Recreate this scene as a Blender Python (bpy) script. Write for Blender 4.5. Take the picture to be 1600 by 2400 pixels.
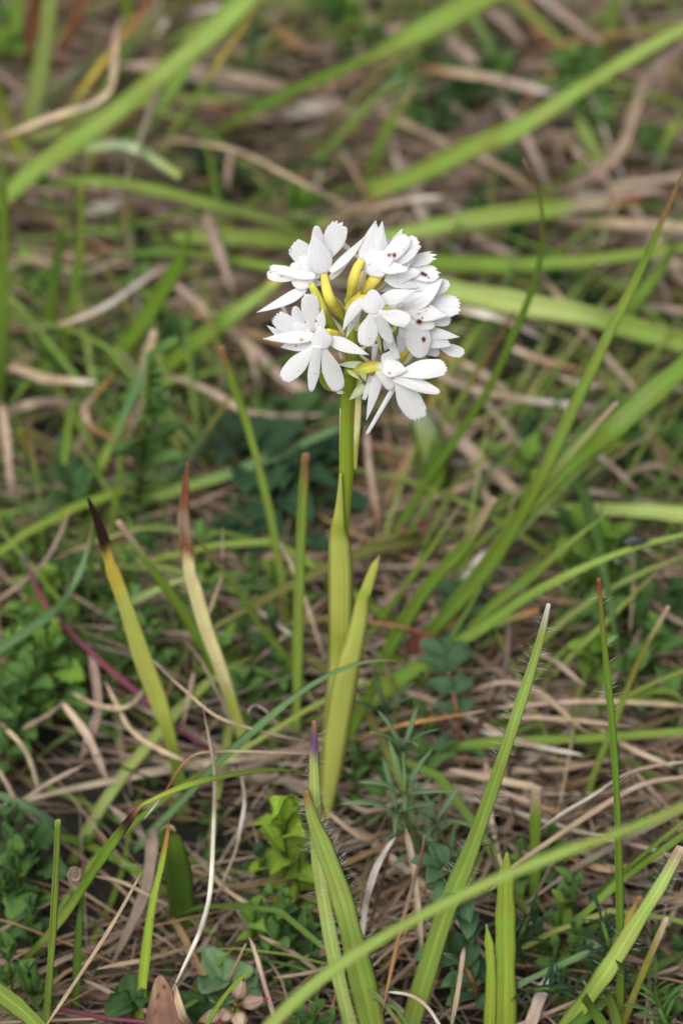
import bpy, math, random
import numpy as np
from mathutils import Vector, Matrix, noise as mnoise

for o in list(bpy.data.objects):
    bpy.data.objects.remove(o, do_unlink=True)
scene = bpy.context.scene
COL = scene.collection

# ------------------------------------------------------------------ camera
PITCH = math.radians(40.0)
FPX = 8400.0                       # focal length in photograph pixels (1600 x 2400)
CP, SP = math.cos(PITCH), math.sin(PITCH)
BASE_PX = (757.0, 1930.0)          # where the orchid leaves the ground
FOCUS = 0.48                       # metres from lens to the flower head
_r = (1200 - 750) / FPX
_yb = (1200 - BASE_PX[1]) / FPX    # solve for the base depth so that the flower head lies at FOCUS
H0 = (_r * FOCUS - _yb * FOCUS) / (CP + _yb * SP)
DB = FOCUS + H0 * SP               # depth of the base
XV = Vector((1, 0, 0)); UV_ = Vector((0, SP, CP)); FV = Vector((0, CP, -SP))
CAM = -(XV * ((BASE_PX[0] - 800) / FPX * DB) + UV_ * (_yb * DB) + FV * DB)

cam_d = bpy.data.cameras.new('camera')
cam = bpy.data.objects.new('camera', cam_d)
COL.objects.link(cam)
cam.location = CAM
cam.rotation_euler = (math.radians(90) - PITCH, 0, 0)
cam_d.sensor_fit = 'VERTICAL'
cam_d.sensor_height = 36.0
cam_d.sensor_width = 24.0
cam_d.lens = 36.0 * FPX / 2400.0
cam_d.clip_start = 0.01
cam_d.clip_end = 300
cam_d.dof.use_dof = True
cam_d.dof.focus_distance = FOCUS
cam_d.dof.aperture_fstop = 20.0
scene.camera = cam
scene.render.resolution_x = 682
scene.render.resolution_y = 1024

# ------------------------------------------------------------------ sky and sun (bright overcast)
SUN_EL, SUN_AZ = math.radians(52), math.radians(205)
world = bpy.data.worlds.new('World')
scene.world = world
world.use_nodes = True
wn = world.node_tree
wn.nodes.clear()
sky = wn.nodes.new('ShaderNodeTexSky')
sky.sky_type = 'NISHITA'
sky.sun_disc = False
sky.sun_elevation = SUN_EL
sky.sun_rotation = SUN_AZ
sky.dust_density = 4.0
sky.air_density = 1.0
hs = wn.nodes.new('ShaderNodeHueSaturation')
hs.inputs['Saturation'].default_value = 0.18      # cloud cover takes the blue out
bg = wn.nodes.new('ShaderNodeBackground')
bg.inputs['Strength'].default_value = 0.11
wo = wn.nodes.new('ShaderNodeOutputWorld')
wn.links.new(sky.outputs[0], hs.inputs['Color'])
wn.links.new(hs.outputs[0], bg.inputs['Color'])
wn.links.new(bg.outputs[0], wo.inputs['Surface'])
sun_d = bpy.data.lights.new('sun', 'SUN')
sun_d.energy = 1.4
sun_d.angle = math.radians(28)
sun_d.color = (1.0, 0.97, 0.93)
sun = bpy.data.objects.new('sun', sun_d)
COL.objects.link(sun)
_sd = Vector((math.sin(SUN_AZ) * math.cos(SUN_EL), math.cos(SUN_AZ) * math.cos(SUN_EL), math.sin(SUN_EL)))
sun.rotation_euler = _sd.to_track_quat('Z', 'Y').to_euler()
sun.location = (0, 0, 1.5)

scene.render.engine = 'CYCLES'
vs = scene.view_settings
vs.view_transform = 'Standard'
vs.look = 'None'
vs.gamma = 1.0
vs.use_curve_mapping = False
vs.exposure = 0.60

# ------------------------------------------------------------------ pixels to places
def ray(px, py):
    return XV * ((px - 800) / FPX) + UV_ * ((1200 - py) / FPX) + FV     # unit depth

def at_h(px, py, h=0.0):
    """the point at height h (metres) above the ground that is seen at this pixel"""
    r = ray(px, py)
    return CAM + r * ((h - CAM.z) / r.z)

def at_plane(px, py, p0, lean):
    """seen at this pixel, on the plane through p0 that leans away from the lens by lean degrees"""
    a = math.radians(lean)
    n = Vector((0, math.cos(a), -math.sin(a)))
    r = ray(px, py)
    return CAM + r * ((p0 - CAM).dot(n) / r.dot(n))

def depth(p):
    return (p - CAM).dot(FV)

def project(p):
    q = p - CAM
    d = q.dot(FV)
    return 800 + FPX * q.dot(XV) / d, 1200 - FPX * q.dot(UV_) / d

def stem_depth(py):
    r = (1200 - py) / FPX
    hh = (r * DB - _yb * DB) / (CP + r * SP)
    return DB - hh * SP

def at_d(px, py, d):
    """beside the orchid stem; d millimetres behind it (negative: towards the lens)"""
    return CAM + ray(px, py) * (stem_depth(py) + d * 0.001)

# ------------------------------------------------------------------ colours
def lin(c):
    c = c / 255.0
    return c / 12.92 if c <= 0.04045 else ((c + 0.055) / 1.055) ** 2.4

def rgb(r, g, b):
    return np.array([lin(r), lin(g), lin(b)])

PAL = {
    'j': rgb(146, 166, 82),
    'i': rgb(172, 188, 148),
    'g': rgb(106, 134, 46), 'b': rgb(140, 162, 58), 'l': rgb(158, 174, 98), 'd': rgb(78, 106, 38),
    'D': rgb(50, 76, 42), 'u': rgb(94, 124, 78), 'o': rgb(122, 118, 50), 'y': rgb(205, 186, 80),
    'c': rgb(238, 228, 172), 'r': rgb(148, 98, 70), 'R': rgb(132, 70, 56), 't': rgb(174, 152, 126),
    'p': rgb(168, 146, 130), 'w': rgb(204, 196, 184), 'k': rgb(52, 34, 30), 'n': rgb(134, 98, 66),
    'm': rgb(124, 62, 80), 'e': rgb(140, 124, 108), 'v': rgb(104, 70, 104), 'O': rgb(166, 122, 70),
    's': rgb(164, 172, 70), 'z': rgb(112, 98, 86), 'Y': rgb(188, 194, 98), 'q': rgb(124, 146, 62),
}

def grad(spec, n):
    cs = np.array([PAL[ch] for ch in spec])
    if len(cs) == 1:
        return np.repeat(cs, n, 0)
    x = np.linspace(0, len(cs) - 1, n)
    i = np.minimum(x.astype(int), len(cs) - 2)
    f = (x - i)[:, None]
    f = np.clip((f - 0.2) / 0.6, 0, 1)
    return cs[i] * (1 - f) + cs[i + 1] * f

# ------------------------------------------------------------------ materials
def newmat(name):
    m = bpy.data.materials.new(name)
    m.use_nodes = True
    nt = m.node_tree
    nt.nodes.clear()
    return m, nt, nt.nodes, nt.links

def plant_mat(name, veins=7.0, vein_amt=0.10, mottling=0.22, nscale=260.0, rough=0.5, trans=0.25, spec=0.35,
              spots=0.0, spot_col=(0.10, 0.05, 0.02), bump=0.3, stretch=0.12, objvar=0.16, spot_scale=900.0, midrib=0.0):
    m, nt, N, L = newmat(name)
    out = N.new('ShaderNodeOutputMaterial')
    pr = N.new('ShaderNodeBsdfPrincipled')
    ca = N.new('ShaderNodeAttribute'); ca.attribute_name = 'Col'
    ua = N.new('ShaderNodeAttribute'); ua.attribute_name = 'Par'        # x across, y metres along, z random
    sep = N.new('ShaderNodeSeparateXYZ'); L.new(ua.outputs['Vector'], sep.inputs[0])
    # lengthwise veins
    mul = N.new('ShaderNodeMath'); mul.operation = 'MULTIPLY'; mul.inputs[1].default_value = veins * 2 * math.pi
    L.new(sep.outputs[0], mul.inputs[0])
    sn = N.new('ShaderNodeMath'); sn.operation = 'SINE'; L.new(mul.outputs[0], sn.inputs[0])
    # streaky mottling that runs along the blade
    tc = N.new('ShaderNodeTexCoord')
    com = N.new('ShaderNodeCombineXYZ')
    mx = N.new('ShaderNodeMath'); mx.operation = 'MULTIPLY'; mx.inputs[1].default_value = 0.004
    L.new(sep.outputs[0], mx.inputs[0])
    my = N.new('ShaderNodeMath'); my.operation = 'MULTIPLY'; my.inputs[1].default_value = stretch
    L.new(sep.outputs[1], my.inputs[0])
    L.new(mx.outputs[0], com.inputs[0]); L.new(my.outputs[0], com.inputs[1]); L.new(sep.outputs[2], com.inputs[2])
    n1 = N.new('ShaderNodeTexNoise'); n1.inputs['Scale'].default_value = nscale * 3; n1.inputs['Detail'].default_value = 4
    L.new(com.outputs[0], n1.inputs['Vector'])
    n2 = N.new('ShaderNodeTexNoise'); n2.inputs['Scale'].default_value = nscale; n2.inputs['Detail'].default_value = 3
    L.new(tc.outputs['Object'], n2.inputs['Vector'])
    add = N.new('ShaderNodeMath'); add.operation = 'ADD'; L.new(n1.outputs[0], add.inputs[0]); L.new(n2.outputs[0], add.inputs[1])
    mr = N.new('ShaderNodeMapRange'); mr.inputs[1].default_value = 0.6; mr.inputs[2].default_value = 1.4
    mr.inputs[3].default_value = 1 - mottling; mr.inputs[4].default_value = 1 + mottling
    L.new(add.outputs[0], mr.inputs[0])
    va = N.new('ShaderNodeMath'); va.operation = 'MULTIPLY_ADD'; va.inputs[1].default_value = vein_amt
    L.new(sn.outputs[0], va.inputs[0]); L.new(mr.outputs[0], va.inputs[2])
    if midrib:
        ab = N.new('ShaderNodeMath'); ab.operation = 'SUBTRACT'; ab.inputs[1].default_value = 0.5; L.new(sep.outputs[0], ab.inputs[0])
        ab2 = N.new('ShaderNodeMath'); ab2.operation = 'ABSOLUTE'; L.new(ab.outputs[0], ab2.inputs[0])
        mm = N.new('ShaderNodeMapRange'); mm.inputs[1].default_value = 0.03; mm.inputs[2].default_value = 0.10
        mm.inputs[3].default_value = midrib; mm.inputs[4].default_value = 0.0; L.new(ab2.outputs[0], mm.inputs[0])
        vad = N.new('ShaderNodeMath'); vad.operation = 'ADD'; L.new(va.outputs[0], vad.inputs[0]); L.new(mm.outputs[0], vad.inputs[1])
        va = vad
    oi = N.new('ShaderNodeObjectInfo')
    om = N.new('ShaderNodeMapRange'); om.inputs[3].default_value = 1 - objvar; om.inputs[4].default_value = 1 + objvar
    L.new(oi.outputs['Random'], om.inputs[0])
    vm = N.new('ShaderNodeMath'); vm.operation = 'MULTIPLY'; L.new(va.outputs[0], vm.inputs[0]); L.new(om.outputs[0], vm.inputs[1])
    hsv = N.new('ShaderNodeHueSaturation')
    hm = N.new('ShaderNodeMapRange'); hm.inputs[1].default_value = 0.35; hm.inputs[2].default_value = 0.65
    hm.inputs[3].default_value = 0.485; hm.inputs[4].default_value = 0.515
    L.new(n2.outputs[0], hm.inputs[0]); L.new(hm.outputs[0], hsv.inputs['Hue'])
    L.new(vm.outputs[0], hsv.inputs['Value']); L.new(ca.outputs['Color'], hsv.inputs['Color'])
    colour = hsv.outputs[0]
    if spots > 0:
        vo = N.new('ShaderNodeTexNoise'); vo.inputs['Scale'].default_value = spot_scale; vo.inputs['Detail'].default_value = 2
        L.new(tc.outputs['Object'], vo.inputs['Vector'])
        th = N.new('ShaderNodeMapRange'); th.inputs[1].default_value = 0.80 - spots; th.inputs[2].default_value = 0.85 - spots
        L.new(vo.outputs[0], th.inputs[0])
        mixc = N.new('ShaderNodeMix'); mixc.data_type = 'RGBA'
        L.new(th.outputs[0], mixc.inputs['Factor']); L.new(colour, mixc.inputs['A'])
        mixc.inputs['B'].default_value = (*spot_col, 1)
        colour = mixc.outputs['Result']
    L.new(colour, pr.inputs['Base Color'])
    pr.inputs['Roughness'].default_value = rough
    pr.inputs['Specular IOR Level'].default_value = spec
    bp = N.new('ShaderNodeBump'); bp.inputs['Strength'].default_value = bump; bp.inputs['Distance'].default_value = 0.00012
    ba = N.new('ShaderNodeMath'); ba.operation = 'MULTIPLY_ADD'; ba.inputs[1].default_value = 0.5
    L.new(sn.outputs[0], ba.inputs[0]); L.new(add.outputs[0], ba.inputs[2])
    L.new(ba.outputs[0], bp.inputs['Height']); L.new(bp.outputs[0], pr.inputs['Normal'])
    if trans > 0:
        tr = N.new('ShaderNodeBsdfTranslucent'); L.new(colour, tr.inputs['Color'])
        ms = N.new('ShaderNodeMixShader'); ms.inputs[0].default_value = trans
        L.new(pr.outputs[0], ms.inputs[1]); L.new(tr.outputs[0], ms.inputs[2]); L.new(ms.outputs[0], out.inputs['Surface'])
    else:
        L.new(pr.outputs[0], out.inputs['Surface'])
    return m

M_GRASS = plant_mat('grass_blade', veins=6, vein_amt=0.055, mottling=0.20, spots=0.06, spot_col=(0.17, 0.13, 0.045), objvar=0.12, midrib=0.28)
M_STRAW = plant_mat('dry_straw', veins=4, vein_amt=0.08, mottling=0.42, nscale=240, rough=0.75, trans=0.12, spec=0.25,
                    spots=0.09, spot_col=(0.11, 0.075, 0.05), objvar=0.16, spot_scale=600)
M_HERB = plant_mat('herb_leaf', midrib=0.15, veins=3, vein_amt=0.05, mottling=0.30, nscale=500, rough=0.6, trans=0.28, bump=0.8, objvar=0.2)
M_PETAL = plant_mat('petal', veins=5, vein_amt=0.012, mottling=0.03, nscale=420, rough=0.5, trans=0.55, spec=0.25,
                    spots=0.065, spot_col=(0.46, 0.36, 0.26), bump=0.28, objvar=0.0, spot_scale=1900)
M_STEM = plant_mat('orchid_green', veins=5, vein_amt=0.035, mottling=0.13, nscale=300, rough=0.45, trans=0.32, spec=0.35,
                   spots=0.02, spot_col=(0.15, 0.1, 0.02), objvar=0.0, stretch=0.05)
M_DARK = plant_mat('insect_shell', veins=2, vein_amt=0.0, mottling=0.2, nscale=900, rough=0.3, trans=0.0, objvar=0.0)
M_HAIR = plant_mat('leaf_hair', veins=1, vein_amt=0.0, mottling=0.05, rough=0.4, trans=0.4, objvar=0.0)

def wing_mat():
    m, nt, N, L = newmat('insect_wing')
    out = N.new('ShaderNodeOutputMaterial'); pr = N.new('ShaderNodeBsdfPrincipled')
    pr.inputs['Base Color'].default_value = (0.10, 0.10, 0.11, 1); pr.inputs['Roughness'].default_value = 0.25
    tr = N.new('ShaderNodeBsdfTransparent'); ms = N.new('ShaderNodeMixShader'); ms.inputs[0].default_value = 0.62
    L.new(pr.outputs[0], ms.inputs[1]); L.new(tr.outputs[0], ms.inputs[2]); L.new(ms.outputs[0], out.inputs['Surface'])
    return m
M_WING = wing_mat()

def soil_mat():
    m, nt, N, L = newmat('soil')
    out = N.new('ShaderNodeOutputMaterial'); pr = N.new('ShaderNodeBsdfPrincipled')
    tc = N.new('ShaderNodeTexCoord')
    n1 = N.new('ShaderNodeTexNoise'); n1.inputs['Scale'].default_value = 240; n1.inputs['Detail'].default_value = 10
    n2 = N.new('ShaderNodeTexNoise'); n2.inputs['Scale'].default_value = 40; n2.inputs['Detail'].default_value = 5
    L.new(tc.outputs['Object'], n1.inputs['Vector']); L.new(tc.outputs['Object'], n2.inputs['Vector'])
    cr = N.new('ShaderNodeValToRGB')
    e = cr.color_ramp.elements
    e[0].position = 0.3; e[0].color = (0.006, 0.004, 0.003, 1)
    e[1].position = 0.75; e[1].color = (0.032, 0.022, 0.014, 1)
    L.new(n1.outputs[0], cr.inputs[0])
    c2 = N.new('ShaderNodeValToRGB')
    e = c2.color_ramp.elements
    e[0].position = 0.42; e[0].color = (0, 0, 0, 1); e[1].position = 0.62; e[1].color = (0.7, 0.7, 0.7, 1)
    L.new(n2.outputs[0], c2.inputs[0])
    mx = N.new('ShaderNodeMix'); mx.data_type = 'RGBA'
    L.new(c2.outputs[0], mx.inputs['Factor']); L.new(cr.outputs[0], mx.inputs['A']); mx.inputs['B'].default_value = (0.012, 0.016, 0.007, 1)
    L.new(mx.outputs['Result'], pr.inputs['Base Color'])
    pr.inputs['Roughness'].default_value = 0.95
    bp = N.new('ShaderNodeBump'); bp.inputs['Distance'].default_value = 0.003; bp.inputs['Strength'].default_value = 0.9
    L.new(n1.outputs[0], bp.inputs['Height']); L.new(bp.outputs[0], pr.inputs['Normal'])
    L.new(pr.outputs[0], out.inputs['Surface'])
    return m
M_SOIL = soil_mat()

# ------------------------------------------------------------------ mesh builders
class MB:
    """collects rings and grids; build() links them as ONE mesh object"""
    def __init__(self):
        self.v = []; self.f = []; self.c = []; self.p = []; self.n = 0
    def add(self, verts, faces, cols, par):
        self.v.append(np.asarray(verts, float)); self.c.append(np.asarray(cols, float)); self.p.append(np.asarray(par, float))
        self.f.extend([tuple(i + self.n for i in fc) for fc in faces])
        self.n += len(verts)
    def mesh(self, name, mat):
        me = bpy.data.meshes.new(name)
        V = np.concatenate(self.v); C = np.concatenate(self.c); P = np.concatenate(self.p)
        me.from_pydata(V.tolist(), [], self.f)
        a = me.attributes.new('Col', 'FLOAT_COLOR', 'POINT')
        a.data.foreach_set('color', np.concatenate([C, np.ones((len(C), 1))], 1).astype(np.float32).ravel())
        a = me.attributes.new('Par', 'FLOAT_VECTOR', 'POINT')
        a.data.foreach_set('vector', P.astype(np.float32).ravel())
        me.polygons.foreach_set('use_smooth', np.ones(len(me.polygons), bool))
        me.materials.append(mat)
        me.update()
        return me
    def build(self, name, mat, parent=None, origin=None):
        if origin is not None:
            o3 = np.array(origin)
            self.v = [a - o3 for a in self.v]
        ob = bpy.data.objects.new(name, self.mesh(name, mat))
        COL.objects.link(ob)
        if parent is not None:
            ob.parent = parent
            # parents are only ever moved, never turned: keep the world place
            w = Vector((0, 0, 0)); q = parent
            while q is not None:
                w += q.location; q = q.parent
            ob.location = (Vector(origin) if origin is not None else Vector((0, 0, 0))) - w
        elif origin is not None:
            ob.location = origin
        return ob

def tag(o, label=None, cat=None, group=None, kind=None):
    if label: o['label'] = label
    if cat: o['category'] = cat
    if group: o['group'] = group
    if kind: o['kind'] = kind
    return o

def empty(name, loc, label=None, cat=None, group=None, parent=None):
    o = bpy.data.objects.new(name, None)
    o.empty_display_size = 0.005
    COL.objects.link(o)
    if parent: o.parent = parent
    w = Vector((0, 0, 0)); q = parent
    while q is not None:
        w += q.location; q = q.parent
    o.location = Vector(loc) - w
    return tag(o, label, cat, group)

_rngs = random.Random(7)
def smooth_path(pts, ws, seg=6):
    """Catmull-Rom through 3-D points, widths interpolated alike"""
    P = [np.array(p, float) for p in pts]
    n = len(P)
    if n == 2:
        k = max(4, seg)
        t = np.linspace(0, 1, k)[:, None]
        return P[0] * (1 - t) + P[1] * t, np.interp(np.linspace(0, 1, k), [0, 1], ws)
    ext = [2 * P[0] - P[1]] + P + [2 * P[-1] - P[-2]]
    out, wo_ = [], []
    for i in range(n - 1):
        p0, p1, p2, p3 = ext[i:i + 4]
        for j in range(seg):
            t = j / seg
            out.append(0.5 * (2 * p1 + (p2 - p0) * t + (2 * p0 - 5 * p1 + 4 * p2 - p3) * t * t + (3 * p1 - p0 - 3 * p2 + p3) * t ** 3))
            wo_.append(ws[i] * (1 - t) + ws[i + 1] * t)
    out.append(P[-1]); wo_.append(ws[-1])
    return np.array(out), np.array(wo_)

def sweep(mb, path, hw, cols, nref, fold=0.25, arc=0.0, thick=0.00012, twist=(0, 0), tube=False, flat=1.0, k=8, rnd=None, ribs=0.0):
    """ribbon (V-folded, closed, with thickness) or tube along a path; hw = half widths in metres"""
    path = np.asarray(path, float); n = len(path)
    T = np.gradient(path, axis=0)
    T /= np.linalg.norm(T, axis=1)[:, None] + 1e-12
    nref = np.asarray(nref, float)
    if nref.ndim == 1: nref = np.repeat(nref[None], n, 0)
    S = np.cross(T, nref); S /= np.linalg.norm(S, axis=1)[:, None] + 1e-12
    Nn = np.cross(S, T)
    tw = np.radians(np.linspace(twist[0], twist[1], n))[:, None]
    S, Nn = S * np.cos(tw) + Nn * np.sin(tw), Nn * np.cos(tw) - S * np.sin(tw)
    ds = np.concatenate([[0], np.cumsum(np.linalg.norm(np.diff(path, axis=0), axis=1))])
    rnd = _rngs.random() if rnd is None else rnd
    if tube:
        a = np.linspace(0, 2 * math.pi, k, endpoint=False)
        xs, ys = np.cos(a), np.sin(a) * flat
        us = np.abs(((a / math.pi) % 2) - 1)
        ox = hw[:, None] * xs[None]; oy = hw[:, None] * ys[None]
        if ribs:
            mod = 1 + ribs * np.cos(3 * a[None] + ds[:, None] / ds[-1] * 4)
            ox = ox * mod; oy = oy * mod
    else:
        x = np.array([-1, -0.55, 0, 0.55, 1, 0.55, 0, -0.55]); lower = np.array([0, 0, 0, 0, 0, 1, 1, 1])
        us = (x + 1) / 2
        ox = hw[:, None] * x[None]
        oy = hw[:, None] * (fold * np.abs(x) + arc * x * x)[None] - lower[None] * thick
        oy = oy - hw[:, None] * (fold * 0.5 + arc * 0.4)
        k = 8
    V = path[:, None] + S[:, None] * ox[:, :, None] + Nn[:, None] * oy[:, :, None]
    V = V.reshape(-1, 3)
    F = []
    for i in range(n - 1):
        for j in range(k):
            F.append((i * k + j, i * k + (j + 1) % k, (i + 1) * k + (j + 1) % k, (i + 1) * k + j))
    F.append(tuple(range(k - 1, -1, -1)))
    F.append(tuple((n - 1) * k + j for j in range(k)))
    rr_ = np.random.RandomState(int(rnd * 1e6) % 100000)
    offs = rr_.uniform(-1.6, 1.6, k); offs = (offs + np.roll(offs, 1)) * 0.6
    pos = np.clip(np.arange(n)[:, None] + offs[None], 0, n - 1)
    i0 = pos.astype(int); i1 = np.minimum(i0 + 1, n - 1); fr_ = (pos - i0)[..., None]
    C = (cols[i0] * (1 - fr_) + cols[i1] * fr_).reshape(-1, 3)
    Pp = np.stack([np.tile(us, n), np.repeat(ds, k), np.full(n * k, rnd)], 1)
    mb.add(V, F, C, Pp)
    return S, Nn

def leaf(mb, b, t, w, shape='oval', col0=None, col1=None, n=None, cup=0.2, bend=0.0, roll=0.0, mid=None, jag=0.0, teeth=6,
         thick=0.00012, ns=12, nt=9, seed=0, ripple=0.02, spots=None, fold=0.0):
    """petal or leaf: a closed thin shell from base b to tip t, w wide (metres); n = side it turns to"""
    rg = random.Random(seed * 7919 + 13)
    b = np.array(b, float); t = np.array(t, float)
    ax = t - b; Ln = np.linalg.norm(ax) + 1e-9; ax = ax / Ln
    n = np.array(n if n is not None else (0, 0, 1), float)
    n = n - ax * n.dot(ax); n /= np.linalg.norm(n) + 1e-9
    s_ = np.cross(ax, n)
    a = math.radians(roll)
    n, s_ = n * math.cos(a) + s_ * math.sin(a), s_ * math.cos(a) - n * math.sin(a)
    S = np.linspace(0, 1, ns); Tt = np.linspace(-1, 1, nt)
    if shape == 'lobe':
        u_ = np.clip(S / 0.74, 0, 1)
        prof = 0.32 + 0.68 * u_ * u_ * (3 - 2 * u_)
        prof = prof * (1 - 0.06 * np.clip((S - 0.8) / 0.2, 0, 1) ** 2)
        Lt = 1 - 0.06 * Tt ** 2 - 0.16 * np.abs(Tt) ** 6 + 0.05 * rg.uniform(-1, 1) * Tt
    elif shape == 'tongue':
        prof = 0.72 + 0.28 * np.sin(np.clip(S / 0.7, 0, 1) * math.pi / 2)
        prof = prof * (1 - 0.25 * np.clip((S - 0.7) / 0.3, 0, 1) ** 2)
        Lt = 1 - 0.20 * np.abs(Tt) ** 2.6
    elif shape == 'round':
        prof = 0.55 + 0.45 * np.sin(np.clip(S / 0.6, 0, 1) * math.pi / 2)
        prof = prof * (1 - 0.3 * np.clip((S - 0.6) / 0.4, 0, 1) ** 2)
        Lt = 1 - 0.36 * np.abs(Tt) ** 2.0
    elif shape == 'point':
        prof = np.where(S < 0.35, 0.55 + 0.45 * np.sin(S / 0.35 * math.pi / 2), np.clip(1 - ((S - 0.35) / 0.65) ** 1.5, 0.05, 1))
        Lt = np.ones(nt)
    elif shape == 'oval':
        prof = np.clip(np.sin(np.clip(S * 0.97 + 0.03, 0, 1) * math.pi) ** 0.7, 0.07, 1)
        Lt = np.ones(nt)
    elif shape == 'strip':
        prof = 1 - 0.35 * S
        Lt = 1 - 0.05 * Tt * Tt
    else:
        prof = np.ones(ns); Lt = np.ones(nt)
    if jag > 0:
        ph = rg.random()
        am = [rg.uniform(0.2, 1.0) for _ in range(20)]
        wr = rg.uniform(-0.35, 0.35)
        def tooth(x):
            q = (x + wr * x * x + 1) / 2 * teeth + ph
            return ((q % 1) - 0.5) * am[int(q) % 20]
        Lt = Lt + np.array([jag * 1.15 * tooth(x) for x in Tt])
    edge = np.ones((ns, nt))
    if shape == 'oval' and jag == 0 and teeth < 0:      # serrated margin
        for i in range(ns):
            edge[i, :] = 1 + 0.16 * (1 if i % 2 else -1) * np.abs(Tt) ** 3
    mid3 = None
    if mid is not None:
        mid3 = np.array(mid, float) - (b + (t - b) * 0.5)
    V = np.zeros((2, ns, nt, 3)); C = np.zeros((2, ns, nt, 3)); Pp = np.zeros((2, ns, nt, 3))
    r0, r1 = rg.random() * 50, rg.random()
    col0 = np.array(col0); col1 = np.array(col1 if col1 is not None else col0)
    for i, s in enumerate(S):
        for j, x in enumerate(Tt):
            sl = s * Lt[j]
            hw_ = w * 0.5 * prof[i] * edge[i, j]
            p = b + ax * (Ln * sl)
            if mid3 is not None: p = p + mid3 * (4 * sl * (1 - sl))
            off = cup * hw_ * x * x + fold * hw_ * abs(x) + bend * Ln * (4 * sl * (1 - sl))
            off += ripple * w * math.sin(s * 7 + x * 2.2 + r0) * (0.3 + abs(x))
            p = p + s_ * (hw_ * x) + n * off
            V[0, i, j] = p; V[1, i, j] = p - n * thick
            C[:, i, j] = col0 * (1 - sl) + col1 * sl
            Pp[:, i, j] = ((x + 1) / 2, sl * Ln, r1)
            if spots:
                q = project(Vector(p))
                for (sx, sy, sr, sc) in spots:
                    dd = math.hypot(q[0] - sx, q[1] - sy) / sr
                    if dd < 1.3:
                        f = max(0.0, min(1.0, (1.3 - dd) / 0.6))
                        C[0, i, j] = C[0, i, j] * (1 - f) + sc * f
    idx = lambda l, i, j: l * ns * nt + i * nt + j
    F = []
    for i in range(ns - 1):
        for j in range(nt - 1):
            F.append((idx(0, i, j), idx(0, i + 1, j), idx(0, i + 1, j + 1), idx(0, i, j + 1)))
            F.append((idx(1, i, j), idx(1, i, j + 1), idx(1, i + 1, j + 1), idx(1, i + 1, j)))
    bd = [(0, j) for j in range(nt)] + [(i, nt - 1) for i in range(1, ns)] + [(ns - 1, j) for j in range(nt - 2, -1, -1)] + [(i, 0) for i in range(ns - 2, 0, -1)]
    for a_, c_ in zip(bd, bd[1:] + bd[:1]):
        F.append((idx(0, *a_), idx(0, *c_), idx(1, *c_), idx(1, *a_)))
    mb.add(V.reshape(-1, 3), F, C.reshape(-1, 3), Pp.reshape(-1, 3))

VIEW = -FV                          # towards the lens
def facing(k=0.7):
    v = VIEW * k + Vector((0, 0, 1)) * (1 - k)
    return np.array(v.normalized())

def parse(s):
    return [tuple(float(x) for x in q.split(',')) for q in s.split()]

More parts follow.
